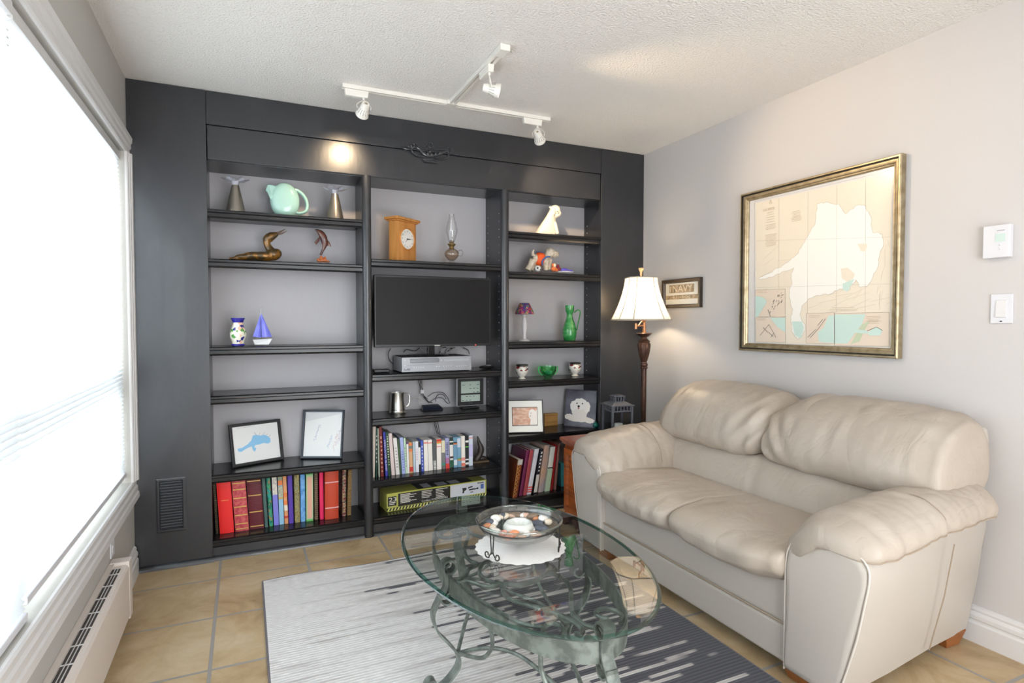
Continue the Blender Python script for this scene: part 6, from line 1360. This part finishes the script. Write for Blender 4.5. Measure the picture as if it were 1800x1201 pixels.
# -- right bay figures
zs = 1.8357; Y = .09; Q = crop(910, 350, 8.008, Y); px1 = Q(101, 0).x - Q(100, 0).x
M_cer = mat('ivory_ceramic', rgb(236, 226, 204), .3, coat=.4)
wd = thing('dog_figurine', 'ivory ceramic seated dog looking down on the top right shelf', 'figurine', (Q(430, 480).x, Y, zs))
b = B()
b.loft([[Q(c2 + rx * math.cos(a), zz_, Y + ry * math.sin(a)) for a in [2 * PI * k / 24 for k in range(24)]] for zz_, c2, rx, ry in ((500, 412, 172, .052), (470, 412, 162, .052), (420, 418, 138, .05), (360, 432, 112, .044), (300, 450, 88, .038), (240, 466, 66, .032), (180, 485, 50, .027), (140, 500, 45, .025))])
b.ell(Q(528, 160), (px1 * 72, .032, px1 * 70), None, 18, 12).ell(Q(565, 205), (px1 * 46, .026, px1 * 48), None, 16, 10).ell(Q(535, 235), (px1 * 36, .02, px1 * 34), None, 14, 10).ell(Q(500, 170, Y - .025), (px1 * 34, .012, px1 * 60), None, 14, 10).ell(Q(462, 120), (px1 * 26, .008, px1 * 14), (R(15), 'Y'), 12, 8)
b.tube([Q(520, 330, Y - .02), Q(545, 420, Y - .024), Q(560, 495, Y - .024)], [px1 * 26, px1 * 22, px1 * 26], 12).tube([Q(470, 360, Y - .02), Q(490, 430, Y - .03), Q(510, 495, Y - .03)], [px1 * 26, px1 * 22, px1 * 26], 12)
for v_ in b.v: v_.z = max(v_.z, zs + .001)
b.out('dog_body', M_cer, wd, remesh=.0034)
B().ell(Q(596, 160, Y - .012), (.004, .004, .005)).ell(Q(578, 196, Y - .026), (.0035, .003, .0035)).ell(Q(560, 175, Y - .03), (.003, .003, .003)).out('eyes_and_nose', M_alb, wd)
zs = 1.5779; Q = crop(910, 350, 8.008, Y)
M_fur = mat('cream_resin_fur', rgb(206, 190, 166), .7, bump=((160, 160, 160), .8, .006), var=(rgb(226, 214, 196), (60, 60, 60), .4, .6))
dg = thing('dog_figurine', 'cream terrier figurine in an orange vest on the second right shelf', 'figurine', (Q(330, 1000).x, Y, zs))
b = B().ell(Q(320, 850), (px1 * 110, .034, px1 * 78), (R(8), 'Y'), 20, 12).tube([Q(215, 860), Q(180, 930), Q(140, 1005)], [px1 * 50, px1 * 38, px1 * 42], 12).tube([Q(245, 860, Y + .02), Q(225, 930, Y + .02), Q(185, 1005, Y + .02)], [px1 * 48, px1 * 36, px1 * 40], 12)
b.tube([Q(400, 860), Q(395, 930), Q(400, 1005)], [px1 * 50, px1 * 36, px1 * 36], 12).tube([Q(440, 850, Y + .015), Q(445, 930, Y + .015), Q(450, 1000, Y + .015)], [px1 * 46, px1 * 32, px1 * 32], 12)
b.ell(Q(455, 755), (px1 * 68, .034, px1 * 66), None, 16, 10).ell(Q(520, 775), (px1 * 60, .028, px1 * 50), None, 16, 10).ell(Q(425, 790), (px1 * 50, .03, px1 * 60), None, 14, 10).tube([Q(215, 800), Q(210, 745), Q(228, 710)], [px1 * 26, px1 * 20, px1 * 12], 10)
for v_ in b.v: v_.z = max(v_.z, zs + .001)
b.out('dog_body', M_fur, dg, remesh=.003)
b = B().ell(Q(312, 845), (px1 * 82, .0375, px1 * 92), (R(10), 'Y'), 24, 14); b.out('orange_vest', mat('orange_vest', rgb(232, 92, 36), .5), dg)
b = B().tube(smooth_path([Q(345, 930, Y - .03), Q(350, 870, Y - .037), Q(400, 820, Y - .036), Q(455, 812, Y - .030)], 5), .0065, 8).tube(smooth_path([Q(250, 748, Y - .005), Q(300, 742, Y - .02), Q(380, 760, Y - .03)], 5), .0022, 6); b.out('blue_collar', mat('blue_ribbon', rgb(70, 96, 150), .5), dg)
B().ell(Q(574, 770), (.006, .006, .006)).ell(Q(505, 745, Y - .03), (.003, .003, .003)).out('nose_and_eye', M_alb, dg)
pl = B().loft([[Q(395 + rx * math.cos(a), cz_, Y - .005 + ry * math.sin(a)) for a in [2 * PI * k / 28 for k in range(28)]] for cz_, rx, ry in ((1025, 330, .055), (1015, 325, .053), (1008, 310, .05))])
for v_ in pl.v: v_.z = max(v_.z, zs + .0008) if v_.z < zs + .02 else v_.z
# toys at the dog's feet
def blob(nm, lab, cat, parts, grp='little toys at the feet of the terrier figurine'):
    first = parts[0][0]; t = thing(nm, lab, cat, (Q(first[0], first[1]).x, Y - .03, zs), grp)
    for pn, m_, els in [(p_[1], p_[2], p_[3]) for p_ in parts]:
        b = B()
        for a, c2, rx, ry, rz, dy in els: b.ell(Q(a, c2, Y - .03 + dy), (px1 * rx, ry, px1 * rz), None, 14, 9)
        for v_ in b.v: v_.z = max(v_.z, zs + .001)
        b.out(pn, m_, t)
    return t
blob('soccer_ball_toy', 'tiny white and black ball under the orange vest', 'toy', [((285, 975), 'ball', mat('toy_white', rgb(232, 230, 226), .4), [(285, 978, 44, .016, 40, 0)]), ((0, 0), 'black_patch', M_alb, [(282, 972, 12, .004, 12, -.015), (318, 990, 8, .004, 8, -.011)])])
blob('clown_doll_toy', 'tiny orange and red toy in front of the terrier', 'toy', [((520, 960), 'toy_body', mat('toy_orange', rgb(226, 120, 60), .5), [(510, 985, 40, .012, 34, 0), (500, 930, 22, .009, 24, 0), (545, 1000, 26, .01, 20, 0)]), ((0, 0), 'toy_face', mat('toy_cream', rgb(240, 220, 190), .5), [(520, 935, 20, .009, 26, -.006)]), ((0, 0), 'toy_hat', mat('toy_maroon', rgb(130, 40, 50), .5), [(580, 985, 30, .012, 22, 0), (565, 945, 24, .01, 22, .004)])])
blob('blanket_toy', 'tiny blue and white folded cloth at the right of the terrier', 'toy', [((680, 1000), 'blue_cloth', mat('toy_blue', rgb(96, 90, 190), .6), [(660, 1000, 60, .014, 26, 0), (730, 1008, 50, .012, 14, 0)]), ((0, 0), 'white_edge', MC['toy_white'], [(690, 1028, 105, .02, 14, -.002), (600, 1028, 40, .015, 10, -.004)])])
# third shelf: mini lamp, green jug
zs = 1.126; Y = .09; Q = crop(860, 330, 4.0033, Y); px1 = Q(101, 0).x - Q(100, 0).x
mlx = Q(248, 1000).x; zq = lambda c2: Q(248, c2).z - zs
ml_ = thing('candle_lamp', 'small frosted glass lamp with a purple mosaic shade, third right shelf', 'candle lamp', (mlx, Y, zs))
m = ramp_mat('mosaic_shade', [(0, rgb(96, 40, 96)), (.25, rgb(176, 60, 60)), (.4, rgb(60, 60, 120)), (.55, rgb(200, 130, 90)), (.68, rgb(70, 120, 90)), (.8, rgb(120, 50, 110))], (110, 110, 110), .3)
B().lathe([(.0305 * 1, zq(812)), (.034, zq(815)), (.06, zq(870)), (.066, zq(890)), (.064, zq(889)), (.032, zq(816))], (mlx, Y, zs), 32).out('mosaic_shade', m, ml_, ang=70)
B().lathe([(0, 0.0005), (.038, .0005), (.036, .006), (.014, .016), (.012, zq(1030)), (.019, zq(990)), (.021, zq(960)), (.014, zq(925)), (.012, zq(912)), (.022, zq(900)), (.028, zq(893)), (0, zq(893))], (mlx, Y, zs), 28).out('frosted_stem', mat('frosted_white_glass', rgb(226, 222, 222), .4, trans=.25), ml_, ang=60)
gx = Q(565, 1000).x; zq = lambda c2: Q(565, c2).z - zs
gj = thing('jug', 'tall green glazed pottery jug at the right of the third right shelf', 'jug', (gx, Y, zs)); M_ggr = mat('green_glaze', rgb(40, 130, 62), .15, coat=.6, var=(rgb(78, 160, 90), (16, 16, 50), .45, .65))
B().lathe([(0, .0005), (.036, .0005), (.04, .006), (.046, zq(1045)), (.049, zq(1020)), (.046, zq(990)), (.036, zq(955)), (.025, zq(925)), (.02, zq(900)), (.022, zq(885)), (.030, zq(868)), (.031, zq(845)), (.0305, zq(828)), (.027, zq(829)), (.024, zq(865)), (0, zq(880))], (gx, Y, zs), 36).out('jug_body', M_ggr, gj, ang=60)
B().tube(smooth_path([Q(598, 880), Q(620, 862), Q(638, 868), Q(637, 900), Q(624, 960), Q(616, 1005)], 5), .0042, 8).out('handle', M_ggr, gj)
# fourth shelf: cups
zs = .8721
m_cup = ramp_mat('painted_cup', [(0, rgb(226, 222, 212)), (.5, rgb(210, 206, 196)), (.7, rgb(120, 40, 40)), (.78, rgb(60, 60, 70)), (.84, rgb(226, 222, 212))], (60, 60, 90), .2, coat=.5)
def cup(label, cx, ybot, ytop):
    q = at(cx, ybot, z=zs); y_ = q.y + .03; x_ = at(cx, ybot, y=y_).x; h_ = at(cx, ytop, y=y_ - .03).z - zs
    t = thing('painted_cup', label, 'cup', (x_, y_, zs), 'painted footed cups in the right bay')
    B().lathe([(0, .0005), (.024, .0005), (.026, .004), (.016, .012), (.018, .018), (.036, h_ * .38), (.043, h_ * .6), (.041, h_ * .78), (.036, h_ * .88), (.034, h_ * .9), (.030, h_ * .88), (.036, h_ * .6), (.0, h_ * .3)], (x_, y_, zs), 36).out('cup_body', m_cup, t, ang=60)
    B().lathe([(.034, h_ * .88), (.041, h_), (.0425, h_), (.040, h_ * .93), (.0365, h_ * .87)], (x_, y_, zs), 36).out('silver_rim', M_pewter, t, ang=60)
cup('painted footed cup left of the green glass bowl', 917.5, 667.5, 641.5)
cup('painted footed cup right of the green glass bowl', 1010.5, 662, 638)
q = at(963.5, 665, z=zs); gy = q.y + .02; gx = at(963.5, 664, y=gy).x; h_ = at(963.5, 644.5, y=gy - .04).z - zs
gb = thing('glass_dish', 'green glass dish with a blue flower inside, between the painted cups', 'dish', (gx, gy, zs)); M_gg = glass_mat('green_dish_glass', (.5, .92, .62, 1), .03, 3)
B().lathe([(0, .0005), (.026, .0005), (.028, .005), (.04, .02), (.056, h_ * .6), (.06, h_), (.057, h_), (.052, h_ * .6), (.036, .024), (0, .014)], (gx, gy, zs), 40).out('dish_body', M_gg, gb, ang=70)
b = B()
for s_ in (-1, 1): b.tube(smooth_path([Vector((gx + s_ * .053, gy, zs + h_ * .9)), Vector((gx + s_ * .072, gy, zs + h_ * .92)), Vector((gx + s_ * .07, gy, zs + h_ * .5)), Vector((gx + s_ * .045, gy, zs + h_ * .25))], 5), .004, 8)
b.out('handle', mat('green_glass_solid', rgb(70, 180, 100), .1, coat=.5), gb)
b = B()
for k in range(6): a = k * PI / 3; b.ell((gx + .018 * math.cos(a), gy - .01 + .016 * math.sin(a), zs + .035 + .006 * (k % 2)), (.014, .012, .010), None, 10, 6)
tag(b.out('flower_ball', mat('blue_white_petals', rgb(120, 140, 206), .5, var=(rgb(222, 226, 240), (120, 120, 120), .4, .6))), 'blue and white flower ball resting in the green glass dish', 'ornament')
